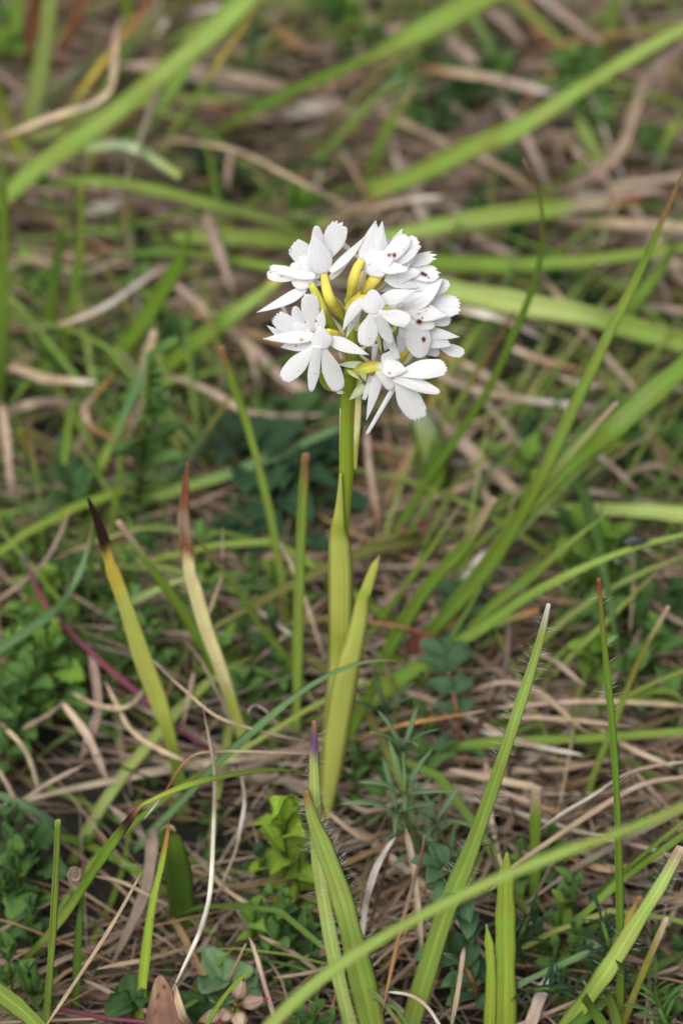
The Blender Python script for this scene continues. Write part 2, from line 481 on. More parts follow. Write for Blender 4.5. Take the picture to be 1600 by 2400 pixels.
def blade(name, label, cat, pts, w, col, mat=None, h=None, lean=0.0, root='last', tip='point', fold=0.28, arc=0.0, twist=None,
          group=None, tube=False, seg=7, jitter=0.0, hairs=False, face=0.65, parent=None, thick=0.00014, flat=0.7):
    """a traced blade or stalk. h given: each point at its own height (mm); else it grows from the ground at its root pixel"""
    q = parse(pts) if isinstance(pts, str) else pts
    n = len(q)
    if h is not None:
        hh = np.interp(np.linspace(0, 1, n), np.linspace(0, 1, len(h)), h)
        P = [at_h(x, y, z * 0.001) for (x, y), z in zip(q, hh)]
    else:
        rp = q[-1] if root == 'last' else q[0]
        p0 = at_h(rp[0], rp[1], 0.0)
        P = [at_plane(x, y, p0, lean) for (x, y) in q]
    w = [w] * 2 if not isinstance(w, (list, tuple)) else w
    ww = np.interp(np.linspace(0, 1, n), np.linspace(0, 1, len(w)), w)
    W = [x * depth(p) / FPX * 0.5 for x, p in zip(ww, P)]
    path, hw = smooth_path([tuple(p) for p in P], W, seg)
    if h is None:                    # the root goes a little way into the soil
        e = np.array([0, 0, -0.011])
        if root == 'last':
            path = np.concatenate([path, [path[-1] + e]]); hw = np.append(hw, hw[-1] * 0.8)
        else:
            path = np.concatenate([[path[0] + e], path]); hw = np.insert(hw, 0, hw[0] * 0.8)
    m = len(path)
    s = np.linspace(0, 1, m)
    rg = random.Random(hash(pts) % 1000 if False else int(sum(x * 3 + y * 7 for x, y in q)) % 9973)
    if jitter:
        a1, a2 = rg.random() * 9, rg.random() * 9
        tl = np.linalg.norm(np.diff(path, axis=0), axis=1).sum()
        fq = 2.2 + tl * 60
        wob = np.stack([np.sin(s * fq + a1), np.sin(s * fq * 1.3 + a2), np.sin(s * fq * 0.8 + a1 + a2)], 1) * jitter * 0.0008
        path = path + wob
    hw = hw * (1 + 0.07 * np.sin(s * 13 + rg.random() * 6) + 0.05 * np.sin(s * 31 + rg.random() * 6))
    if tip == 'point':
        d = s if root == 'last' else 1 - s
        hw = hw * np.clip(d / 0.22, 0.04, 1) ** 0.7
    elif tip == 'cut' and mat is M_STRAW:
        hw = hw * np.clip(np.minimum(s, 1 - s) / 0.12, 0.18, 1) ** 0.7
    elif tip == 'both':
        hw = hw * np.clip(np.minimum(s, 1 - s) / 0.15, 0.1, 1) ** 0.6
    if twist is None: twist = (rg.uniform(-38, 38), rg.uniform(-38, 38))
    mb = MB()
    org = P[-1] if root == 'last' else P[0]
    cols = grad(col, m)
    Sv, Nv = sweep(mb, path, hw, cols, facing(face), fold=fold, arc=arc, twist=twist, tube=tube, thick=thick, k=7, flat=flat)
    ob = mb.build(name, mat or (M_STRAW if tube else M_GRASS), parent, origin=org)
    if parent is None: tag(ob, label, cat, group)
    if hairs:
        hb = MB()
        for i in range(int(hairs)):
            f = rg.random() * 0.9 + 0.05
            j = min(m - 2, int(f * m)); fr = rg.random()
            sd = rg.choice((-1, 1))
            c = path[j] * (1 - fr) + path[j + 1] * fr
            e = c + Sv[j] * hw[j] * sd * 0.96
            tg = path[j + 1] - path[j]; tg = tg / (np.linalg.norm(tg) + 1e-9)
            L_ = rg.uniform(0.0008, 0.0019)
            tipp = e + (Sv[j] * sd * 0.9 + Nv[j] * rg.uniform(-0.3, 0.5) - tg * rg.uniform(0.0, 0.7)) * L_
            sweep(hb, np.array([e, (e + tipp) / 2, tipp]), np.array([3.2e-5, 2.2e-5, 0.8e-5]), np.repeat(rgb(225, 228, 220)[None], 3, 0), facing(), tube=True, k=3)
        tag(hb.build('hairs', M_HAIR, ob, origin=org), kind='stuff')
    return ob

def grass(label, pts, w, col='g', **k):
    return blade('grass_blade', label, 'grass blade', pts, w, col, **k)

def straw(label, pts, w, col='t', h=(4, 4), **k):
    w = tuple(x * 0.74 for x in w) if isinstance(w, (list, tuple)) else w * 0.74
    wm = max(w) if isinstance(w, (list, tuple)) else w
    k.setdefault('tube', wm < 15); k.setdefault('fold', 0.45); k.setdefault('tip', 'cut'); k.setdefault('jitter', 0.3); k.setdefault('flat', 0.5)
    return blade('straw_stalk', label, 'straw', pts, w, col, h=h, mat=M_STRAW, **k)

LAND = [(760, 1850, 'the orchid base'), (800, 1400, 'the orchid leaves'), (830, 1000, 'the orchid stem'), (820, 560, 'the top of the flower head'), (340, 1000, 'the dark ferny leaf'), (590, 1000, 'the slender solitary blade'),
        (330, 1520, 'the withered yellow leaf'), (500, 1450, 'the cream withered leaf'), (410, 2080, 'the bitten-off leaf'), (178, 2045, 'the snail shell'), (660, 1940, 'the lime serrated shoot'), (770, 2150, 'the hairy broad blade'),
        (490, 2050, 'the white bleached stem'), (560, 2350, 'the red bud sprig'), (385, 2330, 'the dead brown leaf'), (950, 1870, 'the bedstraw shoots'), (1080, 2120, 'the vetch leaflets'), (1185, 2200, 'the broad pointed blade'),
        (1180, 1750, 'the long cut hairy blade'), (1430, 1600, 'the red-tipped stalk'), (1500, 2130, 'the broken-tipped blade'), (1490, 1270, 'the fly on its blade'), (1010, 1100, 'the second orchid shoot'), (1270, 1150, 'the sweeping green blade'),
        (1480, 700, 'the slender brown-jointed stem'), (1250, 700, 'the broad pale curving blade'), (1200, 320, 'the orange-flecked arched blade'), (820, 160, 'the big bright slanting blade'), (1480, 300, 'the big curled tan straw'),
        (300, 240, 'the long broad diagonal blade'), (230, 160, 'the orange and olive blade'), (390, 440, 'the sagging level blade'), (190, 560, 'the tan-tipped upright blade'), (210, 960, 'the golden curled strip'), (500, 740, 'the thick pinkish straw'),
        (90, 1500, 'the bright toothed herbs'), (50, 1960, 'the dark toothed herbs'), (130, 1780, 'the dark hollow'), (60, 2290, 'the dark oval herbs'), (1350, 2200, 'the ferny blue-green leaf'), (1430, 1300, 'the broad-leaved herbs'),
        (1400, 480, 'the red withered blade end'), (1300, 60, 'the wide pale straw'), (1080, 1600, 'the dark vetch leaf'), (620, 1110, 'the dark pinnate leaves')]
def near(p):
    x, y = p if isinstance(p, tuple) else project(p)
    return min(LAND, key=lambda q: (q[0] - x) ** 2 + (q[1] - y) ** 2)[2]

# ------------------------------------------------------------------ ground
def ground_z(x, y):
    f = 1.0 / (1.0 + (x * x + y * y) / 0.5)
    return f * (0.0035 * mnoise.noise(Vector((x * 22, y * 22, 0.3))) + 0.0016 * mnoise.noise(Vector((x * 90, y * 90, 4.1)))) - 0.0075

def build_ground():
    a = list(np.arange(-0.30, 0.3001, 0.005))
    far = [0.36, 0.45, 0.6, 0.9, 1.5, 3, 7, 18, 45, 120]
    xs = [-v for v in far[::-1]] + a + far
    ys = [v + 0.08 for v in xs]
    nx = len(xs)
    v = [(x, y, ground_z(x, y)) for y in ys for x in xs]
    f = [(j * nx + i, j * nx + i + 1, (j + 1) * nx + i + 1, (j + 1) * nx + i) for j in range(nx - 1) for i in range(nx - 1)]
    me = bpy.data.meshes.new('ground')
    me.from_pydata(v, [], f)
    me.polygons.foreach_set('use_smooth', np.ones(len(f), bool))
    me.materials.append(M_SOIL)
    o = bpy.data.objects.new('ground', me); COL.objects.link(o)
    tag(o, 'dark brown soil under the meadow grass', 'ground', kind='structure')
build_ground()

RG = random.Random(42)
def in_frame(p, m=60):
    x, y = project(p)
    return -m < x < 1600 + m and -m < y < 2400 + m

# bare spots where the dark soil shows between the tufts (seen pixel, half width, half height)
HOLLOW = [(110, 1740, 130, 80), (240, 1850, 90, 60), (660, 930, 110, 80), (600, 1980, 60, 90), (430, 2130, 90, 90), (840, 1950, 60, 60), (1180, 1950, 80, 60), (1480, 980, 60, 50),
          (400, 300, 70, 45), (620, 340, 70, 45), (850, 1120, 45, 90), (560, 230, 70, 30), (250, 2080, 60, 70), (1400, 2080, 60, 50), (1300, 400, 50, 40), (1050, 300, 60, 40), (1230, 900, 60, 50)]
HOLLOW = [(at_h(px, py), at_h(px + a, py).x - at_h(px, py).x, at_h(px, py - b).y - at_h(px, py).y) for px, py, a, b in HOLLOW]
def hollow(x, y):
    return any(((x - c.x) / a) ** 2 + ((y - c.y) / b) ** 2 < 1 for c, a, b in HOLLOW)
def scatter_spot():
    while True:
        x, y = RG.uniform(-0.21, 0.21), RG.uniform(-0.17, 0.40)
        if hollow(x, y) and RG.random() < 0.85: continue
        if in_frame(Vector((x, y, 0)), 260): return x, y
        if RG.random() < 0.22: return x, y

STRAWC = [rgb(190, 174, 150), rgb(178, 164, 148), rgb(140, 126, 110), rgb(176, 150, 128), rgb(170, 146, 130), rgb(158, 134, 116), rgb(188, 166, 144), rgb(146, 124, 108), rgb(130, 106, 84), rgb(160, 130, 96), rgb(112, 92, 76), rgb(92, 72, 56), rgb(74, 58, 46)]
def scatter_straws(n, singles):
    items = []
    for i in range(n):
        x, y = scatter_spot()
        if mnoise.noise(Vector((x * 24 + 3, y * 24, 1.2))) < -0.18 + 0.12 * RG.random() + (0.05 if y > 0.06 else 0): continue     # bare dark hollows
        Ln = RG.uniform(0.02, 0.10); az = RG.gauss(0.25, 0.8) if RG.random() < 0.6 else RG.uniform(0, math.pi)
        r = RG.choice((0.00012, 0.00016, 0.0002, 0.00024, 0.0003, 0.0004, 0.00055)) * RG.uniform(0.8, 1.2)
        z0 = RG.uniform(0.0, 0.012)
        d = np.array([math.cos(az), math.sin(az), RG.gauss(0, 0.09)])
        pr = np.array([-math.sin(az), math.cos(az), 0])
        k1, kink = RG.gauss(0, 0.06), (RG.gauss(0, 0.28) if RG.random() < 0.3 else 0.0); kp0 = RG.uniform(-0.3, 0.3)
        s = np.linspace(-0.5, 0.5, 9)
        P = np.array([x, y, 0])[None] + d[None] * (s * Ln)[:, None] + pr[None] * (Ln * (k1 * (4 * s * s) + kink * np.maximum(0, s - kp0)))[:, None]
        gz = np.array([ground_z(a, b) for a, b in P[:, :2]])
        P[:, 2] = np.maximum(P[:, 2] + z0 + gz + r, gz + r * 0.6) + np.array([0.0003 * math.sin(5 * q + i) for q in s])
        c0 = RG.choice(STRAWC) * RG.uniform(0.7, 1.1)
        c = np.repeat(c0[None], 9, 0) * np.linspace(1, RG.uniform(0.75, 1.15), 9)[:, None]
        sc = 0
        if in_frame(Vector((x, y, 0)), -40):
            sc = Ln * r * (1 + z0 * 150) / depth(Vector((x, y, 0))) ** 2
        items.append((sc, P, r, c, kink))
    items.sort(key=lambda q: -q[0])
    stuff = MB()
    for i, (sc, P, r, c, kink) in enumerate(items):
        hw = np.full(9, r) * np.array([0.2, 0.7, 1, 1, 1, 1, 0.9, 0.7, 0.15])
        tw = RG.uniform(-60, 60)
        if i < singles:
            mb = MB()
            sweep(mb, P, hw, c, facing(0.4), tube=r < 0.00026, k=5, flat=0.6, fold=0.5, twist=(tw, tw + 50))
            o = mb.build('straw_stalk', M_STRAW, origin=P[4])
            lum = float(c[4].mean())
            word = 'pale' if lum > 0.36 else 'tan' if lum > 0.26 else 'brown' if lum > 0.15 else 'dark'
            word = ('kinked ' if abs(kink) > 0.15 else '') + ('thick ' if r > 0.00045 else 'thin ' if r < 0.00025 else '') + word
            tag(o, word + ' loose straw lying in the litter near ' + near(Vector(P[4])), 'straw', 'loose dry straws in the litter')
        else:
            sweep(stuff, P, hw, c, facing(0.4), tube=r < 0.00026, k=4, flat=0.6, fold=0.5, twist=(tw, tw + 50))
    tag(stuff.build('straw_litter', M_STRAW), 'thick mat of fine dry straw litter covering the soil', 'straw litter', kind='stuff')
scatter_straws(8500, 190)

GREENC = [rgb(104, 130, 46), rgb(120, 142, 54), rgb(86, 112, 44), rgb(66, 94, 40), rgb(134, 148, 74), rgb(120, 120, 60)]
def scatter_grass(n, singles):
    items = []
    for i in range(n):
        x, y = scatter_spot()
        if abs(x) < 0.012 and -0.03 < y < 0.01: continue
        if y > 0.10 and RG.random() < 0.5: continue
        if y < 0.03 and RG.random() < 0.65: continue
        Ln = RG.uniform(0.025, 0.08); az = RG.uniform(0, 2 * math.pi); el = math.radians(RG.uniform(15, 60))
        hmax = RG.uniform(0.006, 0.011) if y < 0.03 else 0.012 + 0.16 * (y - 0.02) * RG.random()
        r = RG.choice((0.0002, 0.0003, 0.0004, 0.0005, 0.0008)) * RG.uniform(0.8, 1.25)
        pos = np.array([x, y, ground_z(x, y) - 0.002]); P = [pos]
        dv = 8; e = el
        for k in range(dv):
            pos = pos + np.array([math.cos(az) * math.cos(e), math.sin(az) * math.cos(e), math.sin(e)]) * Ln / dv
            if pos[2] > hmax: e = min(e, 0.0)
            e -= RG.uniform(0.05, 0.28); az += RG.gauss(0, 0.05)
            if pos[2] < ground_z(pos[0], pos[1]) + 0.002: e = max(e, 0.02)
            P.append(pos)
        P = np.array(P)
        sc = Ln * r / depth(Vector((x, y, 0))) ** 2 if in_frame(Vector((x, y, 0)), -40) else 0
        c = RG.choice(GREENC) * RG.uniform(0.8, 1.1)
        c = np.repeat(c[None], len(P), 0)
        if RG.random() < 0.35: c[-2:] = PAL[RG.choice('ntro')]
        items.append((sc, P, r, c))
    items.sort(key=lambda q: -q[0])
    stuff = MB()
    for i, (sc, P, r, c) in enumerate(items):
        hw = r * np.array([0.8, 1, 1, 1, 1, 0.95, 0.8, 0.55, 0.12])
        tw = RG.uniform(-40, 40)
        mb = MB() if i < singles else stuff
        sweep(mb, P, hw, c, facing(0.4), fold=0.3, twist=(tw, tw * 0.3))
        if i < singles:
            tag(mb.build('grass_blade', M_GRASS, origin=P[0]), ('short dull ' if c[3][1] < 0.17 else 'short light ') + ('brown-tipped ' if c[-1][0] > c[-1][1] else 'green ') + 'grass blade bent low near ' + near(Vector(P[5])), 'grass blade', 'short grass blades low in the litter')
    tag(stuff.build('grass', M_GRASS), 'fine short green grass growing through the litter', 'grass', kind='stuff')
scatter_grass(2300, 70)

def scatter_fan(n, singles):
    """finer, longer blades that rise from the turf behind the orchid and lean outwards"""
    stuff = MB(); done = 0
    for i in range(n):
        px, py = (RG.uniform(-60, 1660), RG.uniform(760, 1720)) if i % 12 else (RG.gauss(940, 120), RG.uniform(1300, 1650))
        if abs(px - 770) < 60: continue
        p = at_h(px, py, 0.0)
        out = 1 if px > 770 else -1
        az = math.pi / 2 - out * RG.uniform(0.2, 1.6) + RG.gauss(0, 0.35)
        Ln = RG.uniform(0.025, 0.055); e = math.radians(RG.uniform(18, 60)); r = RG.choice((0.00022, 0.0003, 0.0004, 0.00055))
        pos = np.array([p.x, p.y, ground_z(p.x, p.y) - 0.002]); P = [pos]
        bendr = RG.uniform(0.0, 0.14)
        for k in range(10):
            pos = pos + np.array([math.cos(az) * math.cos(e), math.sin(az) * math.cos(e), math.sin(e)]) * Ln / 10
            e -= bendr * (0.4 + k * 0.12); az += RG.gauss(0, 0.03)
            if pos[2] < 0.003: e = max(e, 0.05)
            P.append(pos)
        P = np.array(P)
        c = RG.choice(GREENC[:5]) * RG.uniform(0.8, 1.1)
        c = np.repeat(c[None], 11, 0)
        tipn = RG.random() < 0.4
        if tipn: c[-2:] = PAL[RG.choice('nto')]
        hw = r * np.array([0.9, 1, 1, 1, 1, 1, 0.95, 0.85, 0.7, 0.45, 0.1 if not tipn else 0.4])
        tw = RG.uniform(-35, 35)
        one = done < singles and in_frame(Vector(P[6]), -30)
        mb = MB() if one else stuff
        sweep(mb, P, hw, c, facing(0.6), fold=0.3, twist=(tw, tw * 0.2))
        if one:
            done += 1
            tag(mb.build('grass_blade', M_GRASS, origin=P[0]), ('fine ' if r < 0.00035 else '') + ('dull ' if c[3][1] < 0.17 else 'light ') + ('brown-tipped' if tipn else 'green') + ' slender blade rising at a slant near ' + near(Vector(P[7])), 'grass blade', 'slender blades rising behind the orchid')
    tag(stuff.build('grass', M_GRASS), 'slender green grass rising in a loose stand behind the orchid', 'grass', kind='stuff')
scatter_fan(260, 130)

def leaf_proto(shape, wid, c0, c1, **k):
    mb = MB()
    leaf(mb, (0, 0, 0), (0, 1, 0), wid, shape, c0, c1, n=(0, 0, 1), thick=0.02, **k)
    return mb

def ground_cover(n):
    protos = [leaf_proto('oval', w, rgb(*c), rgb(*c2), ns=5, nt=3, cup=0.35, bend=0.1, ripple=0.05) for w, c, c2 in
              ((0.55, (70, 108, 46), (96, 136, 58)), (0.3, (58, 96, 44), (84, 124, 56)), (0.7, (52, 86, 46), (70, 108, 54)), (0.2, (96, 132, 74), (110, 144, 84)))]
    mb = MB()
    for i in range(n):
        while True:
            x, y = scatter_spot()
            if y > 0.09 and RG.random() < 0.4: continue
            if mnoise.noise(Vector((x * 28, y * 28, 7.7))) + RG.gauss(0, 0.12) > 0.04: break
        p = RG.choice(protos)
        L_ = RG.uniform(0.0014, 0.0034)
        R = (Matrix.Rotation(RG.uniform(0, 6.28), 3, 'Z') @ Matrix.Rotation(math.radians(RG.uniform(-15, 60)), 3, 'X') @ Matrix.Rotation(RG.uniform(-0.5, 0.5), 3, 'Y'))
        V = p.v[0] @ np.array(R).T * L_ + np.array([x, y, ground_z(x, y) + RG.uniform(0.0005, 0.0105)])
        mb.add(V, p.f, p.c[0] * RG.uniform(0.6, 1.1), p.p[0] * np.array([1, L_, 1]) + np.array([0, 0, RG.random()]))
    tag(mb.build('ground_cover', M_HERB), 'low carpet of tiny green herb leaves between the straws', 'ground cover', kind='stuff')
ground_cover(3000)

# ------------------------------------------------------------------ grass blades, traced one by one (photograph pixels; heights in mm)
# --- sharp blades in front of and beside the orchid
grass('broad hairy grass blade with torn brown tip, leaning against the purple-tipped blade', '718,1852 733,1920 762,1995 800,2101 833,2230 873,2400 890,2470', (18, 32, 46, 58, 60, 62), 'njjjqqq', lean=10, tip='cut', hairs=110, fold=0.2, twist=(0, 4))
grass('pale grass blade with a purple dried tip beside the orchid leaf base', '736,1688 735,1760 737,1850 742,1950 755,2080 785,2250 820,2400 835,2470', (10, 26, 31, 34, 38, 42), 'nvlllllllll', lean=13, hairs=40, fold=0.2, tip='cut', twist=(0, 0))
grass('thin dark dried edge of grass clinging to the hairy blade', '722,1782 737,1830 760,1910 780,2000', (7, 8, 5), 'nknk', lean=20, h=[38, 30, 22, 16], hairs=36, tip='cut')
grass('long straight hairy grass blade with pale midrib and cut white tip', '1285,1415 1262,1510 1215,1660 1160,1830 1100,2000 1040,2150 950,2440', (12, 20, 28, 36, 44, 50), 'wjjqqqq', lean=12, tip='cut', hairs=70, fold=0.35, twist=(6, -6))
grass('slim upright grass stalk with dark red tip near the bright leafy herbs', '1402,1355 1408,1440 1420,1560 1432,1690 1443,1850 1450,2100 1453,2440', (10, 14, 17, 20, 22), 'Rogggggg', lean=10, tip='cut', hairs=24, fold=0.4)
grass('broad pointed yellow-green grass blade standing upright with sharp tip', '1187,1998 1184,2080 1184,2180 1185,2290 1185,2470', (44, 44, 48, 54), 'bbbbb', lean=16, fold=0.2, twist=(0, 5))
grass('narrow pointed yellow-green blade tucked against the broad pointed blade', '1139,2165 1147,2230 1150,2310 1143,2470', (16, 24, 30), 'bbb', lean=16)
grass('pale green grass blade slanting low across the front of the scene', '1660,1865 1480,1940 1300,2005 1100,2090 900,2195 720,2320 560,2480', (20, 24, 28, 30, 30), 'jjjjj', h=[112, 90, 62], tip='cut', fold=0.15, twist=(0, 0))
grass('smooth green grass blade with broken tip leaning over the tan stalk', '1596,1985 1550,2070 1490,2165 1430,2262 1375,2340 1290,2460', (22, 36, 42, 44), 'tljjqq', lean=12, tip='cut', hairs=40, twist=(5, -8))
grass('short flat grass stub with tan cut end behind the pointed blade', '1255,1845 1254,1930 1253,2010 1252,2090', (28, 27, 26), 'tggg', lean=5, tip='cut')
grass('thin slanting grass blade with tan tip beside the red-tipped stalk', '1566,1420 1500,1540 1444,1680 1400,1790 1370,1880', (10, 14, 16, 14), 'toqqq', lean=8, tip='cut')
grass('narrow green blade arching low beneath the broken-tipped blade', '1640,1925 1540,2000 1463,2055 1361,2147 1270,2208', (18, 22, 20, 16), 'gggd', h=[26, 16, 4], tip='cut')
grass('very fine green blade running along the low arching blade', '1640,1895 1540,1975 1450,2050 1380,2110', (10, 13, 10), 'gd', h=[30, 20, 8], tip='cut')
grass('stout green blade stump crossing under the broken-tipped blade', '1366,2335 1390,2370 1440,2440', (20, 28), 'gg', h=[22, 8], tip='cut')
grass('dull olive tan-tipped stalk beside the broken-tipped blade', '1562,2150 1514,2260 1458,2400 1440,2450', (14, 18, 20), 'toog', lean=10, tip='cut')
grass('short yellow-green blade with orange tip near the broken-tipped blade', '1499,2101 1468,2157 1430,2225 1400,2290', (10, 16, 14), 'Oygg', lean=0, tip='cut')
grass('grey-green blade lying across the ferny leaves', '1415,2212 1330,2253 1218,2306 1170,2330', (14, 20, 16), 'uu', h=[14, 8], tip='cut')
grass('upright grass blade with rusty orange top half standing by the cut-off leaf', '396,1920 392,1960 378,2030 358,2120 342,2239 322,2440', (4, 14, 20, 24, 26), 'nObbbb', lean=14)
grass('straight pale grass stem in front of the snail shell', '136,1922 131,2055 121,2230 104,2460', (15, 18, 18), 'qqq', lean=-4, tip='cut')
grass('dark green blade rising beside the snail shell with red tip', '199,2004 191,2110 183,2240 178,2390', (8, 22, 28), 'Rdddd', lean=10)
grass('long kinked grass blade arching over the cut-off leaf with browned joint', '740,1815 690,1806 612,1806 510,1822 418,1848 340,1883 322,1897 300,1928 262,1978 214,2050 143,2157 40,2270', (6, 9, 12, 14, 14, 10, 12, 20, 24, 25, 22, 14), 'qqqqbbnkggqd', h=[26, 32, 38, 44, 46, 46, 46, 43, 38, 30, 16, 0])
grass('blue-green grass blade sweeping across the base of the orchid leaves', '950,1549 890,1548 820,1562 720,1612 600,1708 500,1800 420,1885 310,1995', (6, 12, 18, 28, 32, 26), 'ouuuuu', h=[40, 40, 34, 18, 0])
grass('wide folded blade at the edge of the oval herb patch', '-60,2275 10,2335 60,2375 150,2470', (46, 46, 44), 'qq', h=[18, 22], tip='cut')
grass('soft green blade lying among the round trefoil leaves', '548,2218 469,2310 425,2380', (10, 15, 12), 'gg', h=[14, 2])
grass('thin green spike crossing the red bud sprig', '590,2270 530,2330 470,2425', (8, 11, 12), 'bq', h=[28, 14])
grass('dark blue-green blade curving low over straw near dark toothed herb', '-30,1852 40,1880 100,1912 155,1952', (24, 26, 14), 'uD', h=[10, 6])
# --- around the stem and to its side
grass('slender solitary green grass blade rising beside the orchid flower head', '518,811 548,905 587,1020 633,1204 660,1360 678,1480', (14, 19, 21, 22, 20), 'ngqqqq', lean=2, tip='cut')
grass('upright green grass stub with tan cut end behind the orchid stem', '716,1062 706,1240 699,1450 694,1740', (22, 24, 26, 26), 'nqqqqq', lean=0, tip='cut')
grass('grey-green cut blade leaning above the ferny dark leaf', '362,776 327,886 281,998 219,1130 190,1210', (22, 26, 26, 22), 'tuqq', lean=5, tip='cut')
grass('short bright green blade with tan tip standing beside the ferny dark leaf', '304,976 284,1090 268,1190 254,1300', (12, 18, 20), 'nggg', lean=4, tip='cut')
grass('bright green cut blade slanting between the two withered orchid leaves', '276,1220 357,1333 434,1440 500,1557 550,1680', (16, 24, 28, 26), 'tgggg', lean=2, tip='cut')
grass('thin olive-tipped blade arching down to the orchid base', '444,1225 485,1292 551,1373 612,1470 679,1552 750,1670', (5, 10, 15, 20, 22), 'nogggg', lean=4)
grass('curved green blade drooping over the toothed creeping herb', '219,1212 201,1302 168,1379 112,1445 -20,1535', (6, 16, 22, 24), 'nuuu', h=[38, 30, 12])
grass('dark upright blade behind the blackened withered leaf', '222,1200 215,1320 195,1490', (8, 16, 16), 'dD', lean=4)
grass('pale blurred blade lying across between the withered leaves', '455,1346 331,1399 240,1445', (14, 22, 14), 'lu', h=[20, 10])
grass('long soft green blade lying level behind the orchid stem', '800,998 663,1059 536,1110 357,1165 230,1215', (20, 30, 32, 26), 'uuqg', h=[14, 10, 4], tip='cut')
grass('olive grass blade slanting out of the dark hollow beside the slender blade', '540,930 459,1044 395,1120 315,1212', (14, 22, 22), 'ouu', lean=0, tip='cut')
grass('green blade lying level at the edge of the mossy herb', '-30,1212 80,1190 180,1160', (20, 24, 16), 'qu', h=[10, 6], tip='cut')
grass('short slanting green blade near the grey bent straw', '48,1005 80,1090 120,1175', (18, 22, 20), 'ou', lean=0, tip='cut')
grass('bright green pointed blade leaning behind the ferny leaf', '455,505 430,590 400,650 345,740 290,815 238,890', (10, 30, 40, 42, 36), 'qgggd', lean=-6)
grass('blade with yellowed tip slanting up to the flower head', '655,652 600,698 536,743 434,824 365,880', (16, 36, 46, 40), 'yqqggg', h=[22, 16, 2], tip='cut')
grass('upright green blade with tan tip behind the bleached straws', '191,440 190,560 178,660 162,750 138,880', (16, 24, 32, 34), 'oqggg', lean=-5, tip='cut')
grass('dark green grass blade standing at the edge of the upright clump', '8,330 10,560 8,720 0,950', (20, 26, 26), 'ggd', lean=-4)
grass('soft green blade beside the upright tan-tipped blade', '150,520 130,640 115,750 98,880', (20, 28, 26), 'dg', lean=-4)
# --- tall blurred blades behind
grass('very long broad green blade rising diagonally behind the upright clump', '-60,520 0,472 102,384 245,284 388,168 510,64 620,-40', (60, 60, 56, 54, 48), 'qqqqq', h=[6, 30, 46], root='first', tip='cut')
grass('wide pale green blade standing upright at the back', '128,-60 108,90 90,200 60,320', (44, 50, 44), 'lll', lean=-20, tip='cut')
grass('grass blade turning orange above and olive yellow below', '375,-30 306,66 230,163 168,255 125,370', (24, 34, 40, 36), 'rOyos', lean=-22, tip='cut')
grass('narrow rust-red dying blade behind the wide pale blade', '212,-25 168,66 130,145', (20, 24, 18), 'rR', lean=-20, tip='cut')
grass('rust-brown blurred blade beside the wide pale blade', '92,-30 78,60 62,155', (26, 30, 24), 'Rr', lean=-20, tip='cut')
grass('yellow-tipped thin blade slanting behind the long broad diagonal blade', '618,-10 536,112 470,214 408,306 360,420', (16, 22, 20, 16), 'Oyqqu', lean=-4, tip='cut')
grass('bright yellow-green blade bent down at the edge of the clump', '-30,150 20,290 46,350 66,420', (30, 38, 30), 'bsq', lean=-4, tip='cut')
grass('pale grey-green folded leaf bent over with a cut tip', '195,350 260,340 310,345 355,370 425,415', (26, 30, 26, 24), 'liil', h=[30, 42, 36], tip='cut')
grass('green blade lying level and sagging towards the flower head', '90,432 230,424 357,444 485,476 600,506 700,540', (24, 34, 38, 36, 24), 'gqqqq', h=[16, 22, 10], tip='cut')
grass('broad soft blade lying level just behind the flower head', '400,556 520,556 640,562 740,575', (28, 42, 42, 30), 'qqq', h=[12, 14, 8], tip='cut')
grass('dim thin blade lying level under the tan-tipped upright blade', '-20,570 150,550 300,530 470,488', (14, 20, 18), 'dgq', h=[8, 10], tip='cut')
grass('soft narrow blade lying level beneath the sagging blade', '260,600 420,590 560,612 700,640', (14, 26, 22), 'dgg', h=[8, 8], tip='cut')
grass('big bright green blade slanting up from behind the flower head', '470,332 561,277 663,224 800,164 927,102 1055,36 1180,-30', (26, 44, 52, 60, 60), 'gggqqq', h=[4, 20, 46, 60], root='first', tip='cut')
grass('arched green blade with an orange fleck behind the flower head', '850,455 979,408 1106,347 1215,300 1336,224 1463,143 1640,45', (44, 52, 46, 36, 30), 'qqqqqqqqqqqoqqqqqqqqqqqqqqq', h=[6, 24, 36, 50], root='first', tip='cut')
grass('light green blade lying level with a red withered end', '860,568 980,538 1106,515 1259,495 1387,476 1500,470', (24, 42, 48, 44, 24), 'qqqqqpR', h=[10, 16, 12], tip='cut')
grass('long level green blade beside the flower head', '900,612 1000,615 1157,620 1310,615 1438,603 1640,575', (36, 42, 40, 36), 'qggqq', h=[10, 18, 20], tip='cut')
grass('broad pale green blade curving down to the tan straws', '980,662 1060,682 1208,712 1361,738 1489,773 1640,815', (50, 58, 56, 54), 'qllqq', h=[12, 20, 14], tip='cut')
grass('thin curved grass stem with a pale dried tip bending down beside the flower head', '1225,372 1240,400 1262,455 1270,520 1268,590 1245,680 1200,790 1150,900 1080,1010 1010,1110 950,1210 890,1320', (4, 6, 10, 14, 18, 20, 22, 24, 24), 'tnogggggg', lean=-2, tip='cut')
grass('thin dark-tipped blade running along the curved grass stem', '1207,722 1180,770 1140,835 1100,900 1050,985', (7, 10, 14, 12), 'knog', lean=-4, h=[44, 30, 18])
grass('long slender grass stem with brown joint slanting high over the tan litter', '1640,340 1600,405 1561,492 1505,622 1429,776 1337,969 1265,1122 1153,1316 1020,1470 930,1570', (8, 11, 14, 20, 28, 34, 36, 30, 24), 'oongqqqgggg', lean=2)
grass('broad green blade sweeping up beside the cut light blade', '1680,800 1600,862 1520,928 1430,1010 1340,1090 1240,1190 1130,1320', (62, 64, 56, 46, 36, 24), 'gggggd', h=[44, 30, 6], tip='cut')
